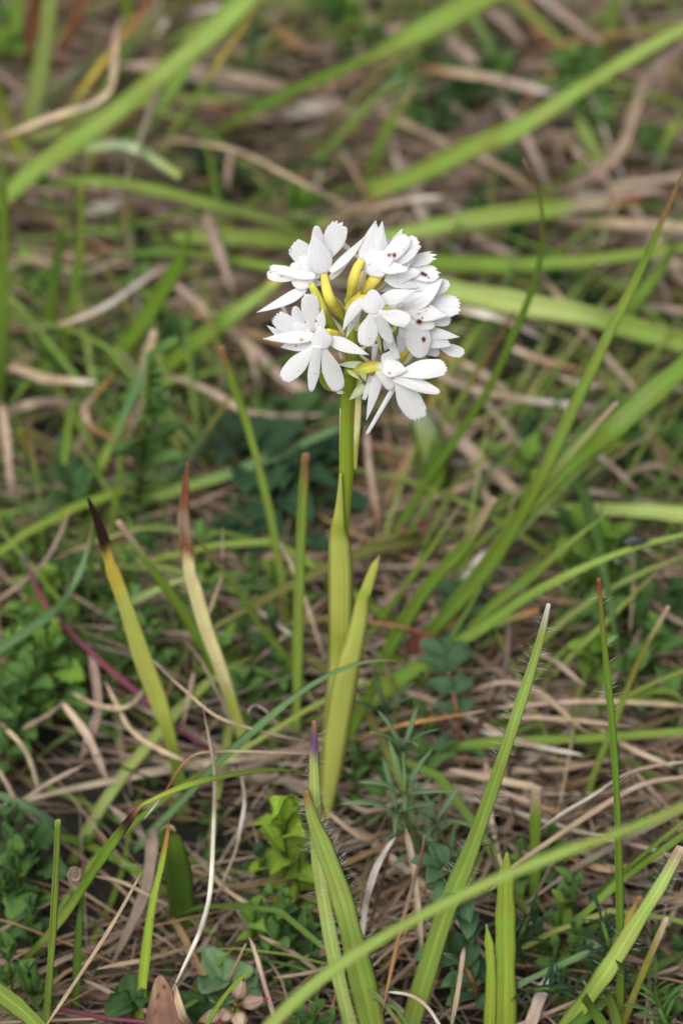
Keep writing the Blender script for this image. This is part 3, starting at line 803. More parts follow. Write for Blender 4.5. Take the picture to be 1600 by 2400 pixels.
grass('light cut-ended blade lying along the broad sweeping blade', '1445,942 1361,1034 1259,1151 1150,1298 1050,1430 945,1550', (12, 24, 28, 28, 24), 'tlqqqq', lean=6, tip='cut')
grass('straight green blade with frayed cut tip rising beside the orchid leaf', '1157,1166 1086,1282 1004,1373 938,1475 860,1620', (24, 34, 36, 36), 'tgggg', lean=6, tip='cut')
grass('thin blade with pinkish tip beside the frayed cut blade', '1090,1168 1040,1240 980,1330 900,1440 840,1525', (6, 12, 16, 16), 'pqgg', lean=4)
grass('slim green blade fanning out below the sweeping blade', '1434,1194 1336,1271 1234,1358 1157,1419 1080,1490 960,1590', (10, 22, 26, 26, 24), 'qqgggg', lean=6)
grass('long arching hairy blade carrying the small fly', '1660,1240 1600,1253 1489,1282 1361,1333 1234,1399 1132,1470 1004,1547 902,1618 815,1695', (14, 17, 19, 22, 28, 34, 40, 40), 'qqqqggggg', lean=4, tip='cut', hairs=60)
grass('short blade with an orange dead tip under the arching blade', '1262,1430 1180,1455 1060,1498 950,1560', (16, 22, 22, 18), 'Oqgg', lean=-4, tip='cut')
grass('pale blade lying level among the bright leafy herbs', '1640,1210 1500,1196 1330,1195 1250,1200', (44, 46, 34), 'lll', h=[16, 10], tip='cut')
grass('dim green blade lying level under the vetch leaflets', '930,1758 1060,1748 1200,1738 1361,1731 1640,1712', (20, 30, 32, 30), 'dgq', h=[5, 8], tip='cut')
grass('curled green blade near the tan-tipped slanting blade', '1600,1640 1555,1618 1463,1634 1400,1660', (12, 20, 18), 'qgd', h=[16, 6])
grass('dark green blade low beside the orchid leaf base', '900,1560 860,1640 820,1720 800,1800', (20, 28, 24), 'ggd', lean=-4)
grass('pale upright blade at the back among tan straws', '1455,-40 1438,20 1420,110 1405,170', (28, 30, 24), 'qqu', lean=-6, tip='cut')
grass('dark green blade at the back under the big bright blade', '1095,20 1125,70 1157,130 1180,190', (18, 26, 22), 'qdd', h=[14, 4], tip='cut')
grass('tan-tipped short blade rising behind the flower head', '968,204 935,260 902,316 858,425', (14, 24, 26), 'tqqg', lean=-6, tip='cut')
grass('faint blade slanting below the big bright blade', '943,168 870,240 800,316 740,375', (20, 26, 24), 'uqg', h=[14, 4], tip='cut')
grass('short broad blade near the curled tan straw', '1350,270 1375,320 1405,375 1420,420', (26, 36, 28), 'qqd', h=[12, 3])
grass('dark blade standing behind the slender brown-jointed stem', '1590,560 1540,640 1478,720 1450,780', (22, 32, 28), 'dgd', h=[24, 6])
grass('green blade at the back half hidden by the tan litter', '1600,270 1560,330 1540,400', (24, 28, 20), 'qd', h=[12, 2])
grass('thin green blade on the litter beside pale sheath of the second shoot', '1040,1105 1000,1180 960,1250 930,1330', (10, 14, 16), 'qgg', lean=0)
grass('green blade with frayed end low by the pale blade', '1300,430 1230,470 1180,520', (10, 18, 14), 'gd', h=[10, 4])

grass('narrow green blade running under the long broad diagonal blade', '560,-20 500,60 440,150 390,230 340,300 250,360', (28, 34, 34, 30), 'gggdd', h=[30, 16, 4], tip='cut')
grass('bright green blade beside the orange and olive blade', '300,-30 298,60 285,140 270,200', (24, 28, 24), 'gqd', lean=-4, tip='cut')
grass('grey-green thin blade behind the yellow-tipped thin blade', '600,30 590,110 580,200', (24, 26, 20), 'uu', h=[24, 6], tip='cut')
grass('yellow-green blade standing by the wide pale blade', '50,-30 40,60 20,140', (30, 34, 26), 'gqd', lean=-4, tip='cut')
# ------------------------------------------------------------------ dry straws, traced one by one
S_ = straw
S_('thick pinkish straw slanting down behind the toothed petals', '380,640 500,738 587,814 663,886 800,970', (26, 36, 36, 34), 'ptpp', h=[12, 8, 4])
S_('bleached straw bending over the upright green blades', '20,775 90,765 168,748 255,712 357,646 400,620', (14, 24, 30, 24), 'ntwt', h=[10, 16, 10])
S_('tan straw lying level near the golden curl', '-20,850 50,866 102,886 160,892 222,897', (26, 30, 28, 18), 'nttw', h=[8, 14])
S_('grey straw arching to the golden curl', '-20,985 30,962 77,947 130,940 192,944', (26, 28, 24), 'eepe', h=[10, 14, 8])
S_('straw hanging down from the arching grey straw', '3,940 12,1010 20,1090 32,1170', (28, 28, 22), 'tpe', h=[14, 16, 8])
S_('golden curled dead leaf strip beside the ferny leaf', '278,862 250,895 225,922 200,950 205,975 222,1000 255,1020 284,1036', (10, 14, 18, 30, 26, 18, 12), 'nOttOt', h=[16, 22, 16])
S_('grey-pink straw crossing the dark hollow behind the slender blade', '390,876 485,911 545,945 587,965 660,975 760,972', (20, 24, 22, 18), 'epep', h=[14, 10, 8])
S_('bleached bent straw hooked over the orange and olive blade', '300,40 284,56 276,90 272,128 266,180 256,212 219,242 160,262 102,281 40,305 -40,335', (14, 20, 22, 22, 22, 20, 20), 'eetttettn', h=[44, 44, 36])
S_('short upright straw hanging behind the toothed petals', '572,790 590,845 597,900', (16, 18, 14), 'te', h=[16, 10])
S_('pinkish broken straw with frayed end beside the flower head', '1050,715 1130,735 1200,757 1275,797', (30, 34, 32), 'pwpw', h=[14, 16, 10])
S_('long pale straw sweeping behind the curved grass stem', '1000,855 1060,893 1132,921 1234,942 1330,950 1440,955', (26, 22, 20, 20), 'tptwe', h=[10, 12, 8])
S_('golden tan straw below the lowest petals', '1040,830 1090,852 1140,882 1200,930', (24, 22, 18), 'Ope', h=[10, 8])
S_('straight grey straw slanting behind the slender stem', '1250,636 1310,700 1361,768 1430,842 1500,925', (18, 22, 22, 20), 'etep', h=[10, 10])
S_('thick tan straw slanting beside the second shoot', '1035,990 1075,1030 1127,1075 1180,1125 1240,1180', (36, 42, 40, 30), 'ppte', h=[12, 8])
S_('upright pinkish straw behind the orchid stem', '862,1000 866,1080 872,1150 884,1230', (18, 22, 20), 'ppn', h=[20, 8])
S_('brown straw leaning by the second shoot', '985,1000 950,1080 915,1150 890,1200', (18, 22, 16), 'ene', h=[14, 6])
S_('thick straw bundle lying level under the long broad diagonal blade', '280,148 380,156 460,168 560,184 690,204', (34, 42, 40, 34), 'ptpt', h=[10, 12, 8])
S_('straw lying level below the thick straw bundle', '390,220 470,240 560,262 650,285', (26, 36, 28), 'pnp', h=[8, 8])
S_('thin grey straw standing in front of the long broad diagonal blade', '288,440 306,385 326,332 350,270 382,190', (16, 20, 20, 18), 'peee', h=[30, 40, 40])
S_('long thin tan straw arching over to the flower head', '330,326 400,330 485,342 560,358 612,378 714,428 780,462 850,496', (12, 18, 20, 20, 20, 18), 'nttttt', h=[14, 26, 30, 20])
S_('short upright tan straw below the arching straw', '548,345 538,400 530,450', (24, 26, 20), 'tp', h=[14, 6])
S_('chunky pale straw lying near the tan-tipped upright blade', '195,498 250,482 330,456', (36, 44, 30), 'pwp', h=[8, 10])
S_('pale straw leaning down towards the top-most petals', '478,490 500,550 525,615 550,690', (30, 38, 30, 20), 'tppe', h=[16, 14, 8])
S_('pale papery dead leaf on the litter under the big bright blade', '650,276 700,262 745,250 800,228', (20, 48, 50, 24), 'pwp', h=[8, 12, 10])
S_('straight tan straw lying under the big bright blade at the back', '980,152 1060,166 1132,179 1210,200 1298,222', (22, 28, 28, 26), 'ntpw', h=[12, 16, 12])
S_('thick pinkish straw below the big bright blade', '1020,60 1060,95 1120,148', (36, 46, 36), 'pep', h=[8, 10])
S_('thick grey straw beyond the big bright blade', '1110,-10 1160,35 1222,97', (38, 46, 38), 'ep', h=[8, 10])
S_('wide pale straw slanting at the back of the litter', '1250,-20 1320,35 1408,102', (40, 48, 36), 'wpt', h=[8, 12])
S_('brown straw leaning beside wide pale straw', '1210,-10 1240,40 1280,100', (26, 32, 22), 'nr', h=[8, 6])
S_('big curled tan straw bending down at the back', '1640,80 1590,115 1514,189 1485,260 1463,332 1420,385 1361,424 1290,462', (32, 40, 42, 36, 28), 'tpttpe', h=[12, 20, 14, 6])
S_('lilac-grey straw leaning at the back', '1455,-10 1475,40 1505,110', (34, 42, 34), 'eze', h=[8, 8])
S_('grey straw crossing under the arched blade with the orange fleck', '1150,210 1185,255 1223,306 1258,378 1290,455', (26, 32, 30, 24), 'epe', h=[8, 8])
S_('tan straw behind the short tan-tipped blade', '850,246 920,276 979,301 1070,347', (22, 26, 24), 'ptp', h=[8, 8])
S_('tan straw lying below the arched blade', '1110,360 1180,402 1259,454', (22, 28, 20), 'ptn', h=[8, 6])
S_('thin straw leaning behind the top of the flower head', '795,350 835,420 885,492', (14, 20, 16), 'en', h=[12, 8])
S_('short pale cut straw just above the flower head', '845,492 900,480 965,470 1040,465', (14, 20, 18), 'etw', h=[18, 20])
S_('tan straw lying level at the far edge of the curled straw', '1420,440 1500,424 1640,400', (24, 30, 26), 'tp', h=[8, 8])
S_('pink-tan straw under the red withered end', '1300,512 1400,520 1550,527 1640,545', (26, 32, 28), 'ptp', h=[8, 10])
S_('pale straw lying beside the red withered end', '1330,455 1420,462 1560,448', (20, 26, 20), 'wp', h=[6, 8])
S_('tan straw slanting under the long level blade', '1100,540 1150,575 1220,610', (26, 32, 24), 'pe', h=[6, 6])
S_('straw at the edge of the litter beneath the wide dark blade', '1420,735 1500,720 1640,735', (24, 30, 26), 'pe', h=[8, 8])
S_('thin straw slanting across the lower tan litter', '1240,1170 1300,1180 1420,1230 1560,1320', (14, 18, 16), 'tet', h=[8, 6])
S_('pale straw arching over the level green blade', '1086,1625 1120,1608 1167,1598 1234,1608 1295,1649 1372,1720', (16, 18, 20, 20), 'etptt', h=[10, 16, 10])
S_('long level straw above the dim green blade', '1160,1656 1260,1651 1361,1649 1480,1650 1640,1655', (14, 18, 16), 'tptt', h=[12, 12])
S_('straw lying close under the long level straw', '1160,1674 1300,1688 1490,1706', (12, 16, 14), 'ette', h=[9, 8])
S_('golden brown dead stalk pointing out from the orchid base', '815,1745 880,1720 953,1700 1050,1680 1136,1664', (12, 16, 18, 14), 'nnOnt', h=[16, 20, 22])
S_('pale straw below the dim level blade', '1120,1714 1230,1738 1368,1768', (16, 22, 18), 'wpw', h=[6, 8])
S_('grey upright straw standing among the vetch leaflets', '1188,1450 1187,1520 1184,1592', (14, 20, 18), 'ez', h=[18, 8])
S_('short arched tan straw near the long cut hairy blade', '1245,1528 1280,1536 1312,1553 1372,1608', (14, 18, 14), 'tep', h=[12, 8])
S_('pale straw under the fan of green blades', '1096,1396 1150,1380 1228,1367', (18, 22, 18), 'wp', h=[8, 8])
S_('white papery straw tip under the frayed cut blade', '1060,1380 1100,1340 1140,1290', (14, 28, 14), 'ww', h=[8, 10])
S_('whitish thin straw curving up over the lower tan straws', '1270,1946 1330,1902 1387,1866 1463,1815 1540,1794 1640,1783', (9, 10, 10), 'wwtw', h=[14, 20, 18])
S_('long tan straw running under the whitish curving straw', '1147,2086 1200,2035 1259,1989 1412,1887 1514,1836 1640,1822', (16, 18, 18, 20), 'tttpt', h=[10, 16, 16])
S_('thick tan straw lying under the long cut hairy blade', '1050,1805 1150,1825 1270,1850', (22, 28, 26), 'ptp', h=[6, 8])
S_('tan straw beneath the short flat stub', '1150,1853 1240,1880 1330,1905', (20, 24, 20), 'pn', h=[6, 6])
S_('white curved dead stalk beside the bedstraw whorls', '925,1962 905,1992 882,2035 866,2085 856,2132 846,2230', (10, 20, 22, 20, 16), 'wwwww', h=[18, 18, 6], jitter=0.1)
S_('flat tan straw standing under the bedstraw whorls', '948,1945 958,2000 968,2055 980,2140 992,2240', (18, 22, 22, 20), 'tptt', h=[16, 6])
S_('speckled brown stalk in front of the vetch leaflets', '994,1958 986,2005 973,2050 938,2178 897,2370', (8, 12, 14, 14), 'enznn', h=[36, 26, 10], jitter=0.1)
S_('short brown straw stub by the pointed blade', '1141,1972 1152,2005 1164,2045', (10, 12, 10), 'nt', h=[16, 6])
S_('straw leaning out from beneath the vetch leaflets', '1090,2225 1075,2290 1052,2410', (16, 18, 18), 'pte', h=[14, 12])
S_('wide pale papery straw below the ferny leaves', '1282,2280 1265,2330 1240,2430', (32, 42, 40), 'wp', h=[8, 8])
S_('thin looping straw behind the hairy blade', '862,2268 900,2232 943,2208 985,2203', (9, 11, 9), 'tt', h=[10, 8])
S_('pale straw bent at the foot of the long cut hairy blade', '910,2330 960,2335 1000,2360 1040,2420', (10, 13, 12), 'wpw', h=[12, 10])
S_('long white bleached stem bending down through the litter', '470,1640 490,1730 504,1820 502,1953 495,2086 478,2160 459,2208 400,2330', (4, 12, 15, 16, 16, 15), 'zeewwww', h=[36, 32, 20, 12], jitter=0.15)
S_('grey thin stem curving beside the white bleached stem', '560,1790 568,1830 574,1882 565,1940 551,2004 505,2110', (10, 13, 13, 12), 'eewee', h=[24, 18, 8], jitter=0.15)
S_('straight tan straw slanting across below the rusty-topped blade', '331,2042 275,2147 214,2249 100,2420', (11, 14, 14, 13), 'tttt', h=[34, 30, 26], jitter=0.1)
S_('thick grey-brown straw beneath the cut-off leaf', '360,1930 352,2000 335,2110 268,2262', (26, 40, 38, 26), 'zeez', h=[8, 6])
S_('pale broken straw leaning behind the red bud sprig', '580,2198 605,2260 630,2330 662,2420', (14, 17, 17), 'tpt', h=[16, 14])
S_('thin straw leaning against the pale broken straw', '580,2215 550,2265 505,2340', (9, 11, 9), 'tn', h=[18, 8])
S_('straw lying level below the cut-off leaf', '225,2276 290,2262 357,2244 440,2215', (14, 17, 14), 'tte', h=[10, 10])
S_('thin straw crossing under the rusty-topped blade', '222,2054 300,2072 400,2120', (11, 13, 11), 'ete', h=[10, 8])
S_('V-bent grey straw at the dark hollow', '-10,1790 20,1835 51,1877 110,1840 195,1795', (16, 18, 16), 'pep', h=[14, 8, 12])
S_('fine pale-tipped straw arching in front of the withered leaves', '357,1545 395,1582 434,1618 510,1680 612,1715 735,1743', (7, 10, 12, 11), 'wettte', h=[30, 34, 24], jitter=0.1)
S_('thin grey straw standing between the withered leaves', '422,1484 440,1512 469,1547 500,1605 530,1664 548,1725', (8, 12, 12, 11), 'eeee', h=[30, 14], jitter=0.1)
S_('looped tan straw beside the withered yellow leaf', '170,1622 225,1650 281,1659 315,1645 336,1612', (14, 18, 16), 'tte', h=[10, 14, 14])
S_('curved tan straw sweeping under the withered yellow leaf', '250,1600 280,1660 306,1710 365,1752 440,1786', (14, 18, 17), 'tttt', h=[12, 10])
S_('tiny white hooked straw tip near the orchid base', '580,1672 588,1658 602,1653 625,1668 652,1698', (5, 7, 6), 'wwt', h=[26, 20], jitter=0)
S_('thin straw with reddish end lying before the orchid base', '340,1920 385,1862 423,1800 459,1768 510,1762 571,1761 730,1768', (7, 9, 10, 9), 'wRnttt', h=[30, 34, 30], jitter=0.1)
S_('thin stem standing up between the withered leaves', '521,1234 521,1300 519,1353 500,1410 478,1470', (9, 11, 11), 'eett', h=[32, 16], jitter=0.1)
S_('pale straw cross piece behind the olive-tipped blade', '580,1406 630,1448 688,1494', (13, 16, 12), 'pw', h=[14, 10])
S_('thin tan straw leaning behind the orchid leaf', '663,1280 700,1370 735,1470 765,1560', (9, 13, 12), 'tte', h=[20, 10], jitter=0.15)
S_('thin tan straw crossing the leaning straw', '770,1395 720,1440 665,1495 590,1560', (9, 12, 10), 'ete', h=[12, 8])
S_('thick pinkish straw in the dark hollow', '208,1510 220,1580 226,1660 210,1720 190,1775', (26, 32, 28), 'ppe', h=[8, 6])
S_('pinkish straw fanning out of the dark hollow', '146,1640 178,1690 209,1741 250,1830', (18, 26, 26), 'tpe', h=[10, 6])
S_('straw crossing to the edge of the dark hollow', '150,1640 105,1680 55,1715', (12, 15, 12), 'et', h=[10, 6])
S_('short pale straw below the cream withered leaf', '452,1575 445,1630 432,1695', (12, 17, 14), 'pt', h=[12, 6])
S_('tan straw slanting through the mossy herbs', '162,1196 135,1255 102,1312 50,1365 -20,1420', (10, 14, 15), 'tet', h=[26, 12])
S_('grey broken straw end near the orchid stem', '655,1275 680,1320 760,1395', (16, 13, 12), 'we', h=[20, 10])
for pts, w, c, h in (
        ('0,640 80,610 190,640 290,600', (20, 26, 18), 'ete', (8, 10)), ('560,1030 620,1000 720,985', (12, 16, 12), 'ez', (6, 6)),
        ('1290,880 1380,900 1500,890 1620,915', (18, 24, 20), 'pe', (8, 8)), ('1180,810 1290,850 1400,870', (22, 26, 20), 'pn', (6, 6)),
        ('1280,1010 1390,1060 1490,1150', (18, 24, 20), 'ep', (8, 6)), ('1500,960 1540,1050 1620,1120', (20, 26, 22), 'en', (8, 6)),
        ('1450,1120 1540,1090 1640,1130', (18, 22, 18), 'pe', (6, 6)), ('1500,1380 1560,1440 1640,1480', (16, 20, 16), 'te', (6, 8)),
        ('1390,1700 1480,1760 1580,1800', (16, 20, 16), 'tp', (6, 6)), ('1330,2010 1440,2040 1560,2010', (18, 24, 18), 'nt', (6, 6)),
        ('700,1960 760,2010 800,2080', (14, 18, 14), 'te', (6, 4)), ('780,1850 860,1900 960,1870', (14, 18, 14), 'et', (6, 6)),
        ('250,1880 330,1960 380,2070', (20, 24, 18), 'ez', (4, 4)), ('0,1690 60,1760 90,1860', (14, 18, 16), 'te', (8, 6)),
        ('460,2000 540,2090 640,2150', (14, 18, 14), 'et', (6, 6)), ('610,2190 700,2240 760,2290', (14, 18, 14), 'te', (6, 6)),
        ('640,2290 720,2275 790,2262', (12, 15, 12), 'te', (8, 8)), ('190,2300 280,2340 400,2390', (14, 18, 14), 'et', (6, 6)),
        ('850,20 900,70 960,60', (28, 34, 26), 'ep', (6, 6)), ('640,60 720,110 800,100', (30, 36, 28), 'nz', (5, 5)),
        ('1030,230 1100,280 1180,270', (26, 30, 24), 'ez', (5, 5)), ('1520,560 1580,640 1640,690', (26, 30, 24), 'pe', (8, 6)),
        ('430,30 480,20 590,0', (22, 28, 20), 'ew', (10, 12)), ('355,100 380,60 395,40', (14, 18, 14), 'tw', (10, 10)),
        ('1320,1290 1400,1330 1470,1310', (14, 18, 14), 'te', (6, 6)), ('1090,1060 1150,1190 1200,1280', (18, 22, 18), 'pn', (8, 6)),
        ('930,930 980,1010 1060,1120', (20, 26, 20), 'pe', (8, 6)), ('760,1900 850,1960 900,1950', (14, 18, 14), 'tn', (6, 5))):
    S_('short slanting straw piece wedged in the litter near ' + near(parse(pts)[1]), pts, w, c, h=h, group='short wedged straw pieces')
blade('creeping_runner', 'magenta red creeping runner crossing behind the withered yellow leaf', 'runner', '55,1300 77,1353 110,1420 153,1465 230,1542 332,1629 400,1690 475,1745', (8, 12, 15, 16, 15, 14), 'vmmmmm', h=[20, 16, 8, 4], tube=True, tip='cut', flat=1.0, mat=M_STEM, jitter=0.2)
blade('creeping_runner', 'magenta red runner lying under the dead brown leaf', 'runner', '40,2330 100,2358 179,2376 260,2388 330,2392 430,2400 700,2415', (9, 12, 13, 13), 'mmmm', h=[4, 7, 7], tube=True, tip='cut', flat=1.0, mat=M_STEM, jitter=0.2)

# ------------------------------------------------------------------ low herbs
HRG = random.Random(5)
_protos = {}
def proto_leaf(kind, tone):
    key = (kind, tone)
    if key not in _protos:
        c = {'bright': (rgb(112, 152, 56), rgb(134, 170, 68)), 'mid': (rgb(84, 122, 54), rgb(108, 146, 72)), 'dark': (rgb(58, 92, 46), rgb(80, 116, 62)),
             'teal': (rgb(44, 74, 46), rgb(62, 94, 60)), 'grey': (rgb(104, 138, 92), rgb(128, 158, 112)), 'lime': (rgb(136, 172, 50), rgb(156, 188, 62)),
             'vetch': (rgb(74, 108, 70), rgb(94, 128, 86)), 'pink': (rgb(158, 90, 90), rgb(176, 112, 104))}[tone]
        sh = {'oval': dict(shape='oval', wid=0.62, cup=0.45, bend=0.10, ns=9, nt=7, teeth=6),
              'toothed': dict(shape='oval', wid=0.72, cup=0.30, bend=0.12, ns=13, nt=7, teeth=-1),
              'round': dict(shape='round', wid=0.95, cup=0.2, bend=0.05, ns=8, nt=7, teeth=6),
              'linear': dict(shape='oval', wid=0.11, cup=0.3, bend=0.06, ns=7, nt=3, teeth=6),
              'fringe': dict(shape='oval', wid=0.34, cup=0.2, bend=0.05, ns=13, nt=5, teeth=-1)}[kind]
        sh = dict(sh); w = sh.pop('wid'); s = sh.pop('shape')
        _protos[key] = [leaf_proto(s, w, c[0], c[1], seed=q, ripple=0.05 + 0.03 * q, fold=0.10, **{**sh, 'bend': sh['bend'] * (0.4 + q * 0.7)}).mesh('leaf', M_HERB) for q in range(4)]
    return HRG.choice(_protos[key])

def put_leaf(parent, kind, tone, loc, az, el, length, roll=0.0, name='leaf'):
    o = bpy.data.objects.new(name, proto_leaf(kind, tone))
    COL.objects.link(o)
    o.parent = parent
    w = Vector((0, 0, 0)); q = parent
    while q is not None:
        w += q.location; q = q.parent
    o.location = Vector(loc) - w
    R = Matrix.Rotation(az, 3, 'Z') @ Matrix.Rotation(el, 3, 'X') @ Matrix.Rotation(roll, 3, 'Y')
    o.rotation_euler = R.to_euler()
    o.scale = (length,) * 3
    return o

def stem_mesh(parent, pts, r, col, name='stem'):
    mb = MB()
    path, hw = smooth_path([tuple(p) for p in pts], [r * 1.1] + [r] * (len(pts) - 1), 4)
    sweep(mb, path, hw, grad(col, len(path)), np.array((0.3, 1, 0.2)), tube=True, k=6)
    return mb.build(name, M_STEM, parent, origin=pts[0])

def herb(name, label, px, py, h, kind, tone, length, nodes=3, group=None, stemcol='nd', spread=1.0, per=2, lean=(0, 0)):
    """little upright shoot: stem from the ground, leaves in pairs up the stem, a tuft on top; h, length in mm"""
    length = length * 0.68; nodes = nodes + 1
    if group:
        label = {'bright': 'light', 'mid': 'mid-green', 'dark': 'deep green', 'teal': 'dusky', 'pink': 'reddish'}.get(tone, tone) + (' tall ' if h > 10 else ' low ') + label.replace('bright ', '').replace('dark ', '').replace('soft ', '').replace('small ', '').replace('tiny ', '').replace('green ', '', 1)
    top = at_h(px, py, h * 0.001)
    foot = Vector((top.x + lean[0] * 0.001, top.y + lean[1] * 0.001 + h * 0.0002, 0)); foot.z = ground_z(foot.x, foot.y) - 0.002
    root = empty(name, foot, label, 'herb', group)
    midp = (foot + top) / 2 + Vector((HRG.uniform(-1, 1), HRG.uniform(-1, 1), 0)) * h * 0.00008
    stem_mesh(root, [foot, midp, top], 0.00022 + length * 0.00001, stemcol)
    a0 = HRG.uniform(0, 6.28)
    for i in range(nodes):
        f = 1 - 0.75 * i / max(nodes, 1)
        p = (foot * (1 - f) ** 2 + midp * 2 * f * (1 - f) + top * f * f)
        Lf = length * 0.001 * (0.5 + 0.5 * min(1, (i + 1) / 2.5)) * HRG.uniform(0.7, 1.25)
        el = math.radians((62, 38, 18, 8, 4)[min(i, 4)] * spread + HRG.uniform(-18, 18))
        for k in range(per):
            put_leaf(root, kind, tone, p, a0 + i * math.pi / per + k * 2 * math.pi / per + HRG.uniform(-0.25, 0.25), el, Lf, HRG.uniform(-0.3, 0.3))
    return root

def trefoil(label, px, py, h, tone, length, group=None):
    top = at_h(px, py, h * 0.001)
    foot = Vector((top.x + HRG.uniform(-2, 2) * 0.001, top.y + 0.003, 0)); foot.z = ground_z(foot.x, foot.y) - 0.002
    root = empty('trefoil', foot, label, 'herb', group)
    stem_mesh(root, [foot, (foot + top) / 2, top], 0.0003, 'qg')
    a0 = HRG.uniform(0, 6.28)
    for k in range(3):
        put_leaf(root, 'round', tone, top, a0 + k * 2.094, math.radians(HRG.uniform(5, 28)), length * 0.001 * HRG.uniform(0.9, 1.1), HRG.uniform(-0.2, 0.2), name='leaflet')
    return root

def frond(name, label, pts, h, kind, tone, length, pairs, group=None, taper=True, col='d', el=18, r=0.0004, odd=True):
    """feather leaf: a midrib along traced pixels (heights in mm, root first), leaflets in pairs along it"""
    q = parse(pts)
    hh = np.interp(np.linspace(0, 1, len(q)), np.linspace(0, 1, len(h)), h)
    P = [at_h(x, y, z * 0.001) for (x, y), z in zip(q, hh)]
    root = empty(name, P[0], label, 'leaf' if name != 'vetch' else 'herb', group)
    path, hw = smooth_path([tuple(p) for p in P], [r] * len(P), 6)
    mb = MB(); sweep(mb, path, hw, grad(col, len(path)), np.array((0.1, 0.3, 1)), tube=True, k=6)
    mb.build('midrib', M_STEM, root, origin=P[0])
    n = len(path)
    for i in range(pairs):
        f = 0.12 + 0.86 * i / max(1, pairs - 1)
        j = min(n - 2, int(f * (n - 1)))
        t = path[j + 1] - path[j]
        az = math.atan2(t[1], t[0]) - math.pi / 2
        Lf = length * 0.001 * ((1 - 0.6 * abs(2 * f - 0.9)) if taper else 1) * HRG.uniform(0.85, 1.12)
        for sd in (-1, 1):
            put_leaf(root, kind, tone, path[j], az + sd * (1.15 if taper else 1.0) + HRG.uniform(-0.15, 0.15), math.radians(el + HRG.uniform(-14, 14)), Lf, HRG.uniform(-0.3, 0.3), name='leaflet')
    if odd:
        t = path[-1] - path[-2]
        put_leaf(root, kind, tone, path[-1], math.atan2(t[1], t[0]) - math.pi / 2, math.radians(el), length * 0.001 * 0.8, 0, name='leaflet')
    return root

herb('serrated_herb', 'lime green serrated leafy shoot standing close to the hairy grass blade', 665, 1925, 18, 'toothed', 'lime', 8.5, 4, spread=1.25, per=3)
herb('serrated_herb', 'small lime green shoot below the larger serrated lime shoot', 700, 2020, 9, 'toothed', 'bright', 6, 2)
for px, py, h, tn, L_ in ((625, 2105, 11, 'mid', 6.5), (668, 2120, 10, 'mid', 6), (598, 2135, 8, 'bright', 5.5), (650, 2165, 9, 'mid', 5.5), (735, 2190, 10, 'dark', 5.5), (610, 2010, 9, 'dark', 6), (690, 2150, 7, 'dark', 5), (720, 2150, 8, 'mid', 5)):
    herb('creeping_thyme', 'small rosette of oval green leaves in the patch below the lime serrated shoot', px, py, h, 'oval', tn, L_, 3, group='oval-leaved rosettes below the lime shoot')
for px, py, h, L_ in ((735, 2345, 13, 7.5), (700, 2385, 10, 6.5), (775, 2395, 8, 6)):
    herb('creeping_thyme', 'downy oval-leaved rosette beside the foot of the hairy grass blade', px, py, h, 'oval', 'mid', L_, 3, group='downy rosettes by the hairy blade')
trefoil('round three-leaved trefoil below the white bleached stem', 520, 2295, 10, 'grey', 5.5)
trefoil('round trefoil leaf next to the red bud sprig', 560, 2335, 8, 'grey', 5)
trefoil('dark trefoil leaf beside the dead brown leaf', 315, 2345, 7, 'dark', 4.6)
trefoil('small dark trefoil under the thin green spike', 465, 2385, 7, 'dark', 5)
for px, py, h, L_ in ((20, 2250, 12, 8), (68, 2290, 12, 8), (95, 2330, 7, 6)):
    herb('oval_herb', 'dark oval-leaved herb at the foot of the straight pale grass stem', px, py, h, 'oval', 'mid', L_, 2, group='oval herbs by the pale grass stem')
for px, py, h, L_ in ((30, 1935, 12, 8), (75, 1965, 12, 8), (40, 2010, 10, 7.5), (10, 2060, 8, 7), (75, 2140, 6, 6)):
    herb('toothed_herb', 'dark toothed creeping herb in the shade near the snail shell', px, py, h, 'toothed', 'dark' if HRG.random() < 0.5 else 'mid', L_, 3, group='toothed herbs near the snail shell')
for px, py, h, tn, L_ in ((60, 1450, 14, 'mid', 8), (110, 1490, 15, 'bright', 9), (130, 1530, 12, 'mid', 9), (70, 1570, 12, 'mid', 8), (40, 1520, 10, 'bright', 8), (20, 1630, 10, 'mid', 8), (15, 1690, 8, 'mid', 7), (120, 1370, 10, 'bright', 7), (150, 1460, 8, 'mid', 8)):
    herb('toothed_herb', 'bright toothed creeping herb under the drooping blue-green blade', px, py, h, 'toothed', tn, L_, 3, group='toothed herbs under the drooping blade')
for px, py in ((40, 1300), (90, 1270), (150, 1300), (20, 1240), (110, 1220), (60, 1350), (300, 1300), (350, 1250), (310, 1420), (390, 1560), (340, 1480), (420, 1400), (480, 1350), (560, 1290), (590, 1340), (640, 1330), (570, 1450), (620, 1400), (600, 1540), (660, 1560), (520, 1520), (470, 1280), (700, 1380), (640, 1480), (250, 1350), (280, 1480), (560, 1600)):
    herb('moss_herb', 'soft feathery green herb in the low carpet near ' + near((px, py)), px, py, HRG.uniform(7, 12), 'fringe', HRG.choice(('mid', 'mid', 'bright', 'dark')), HRG.uniform(5, 8), 3, group='feathery herbs around the withered leaves', per=3)
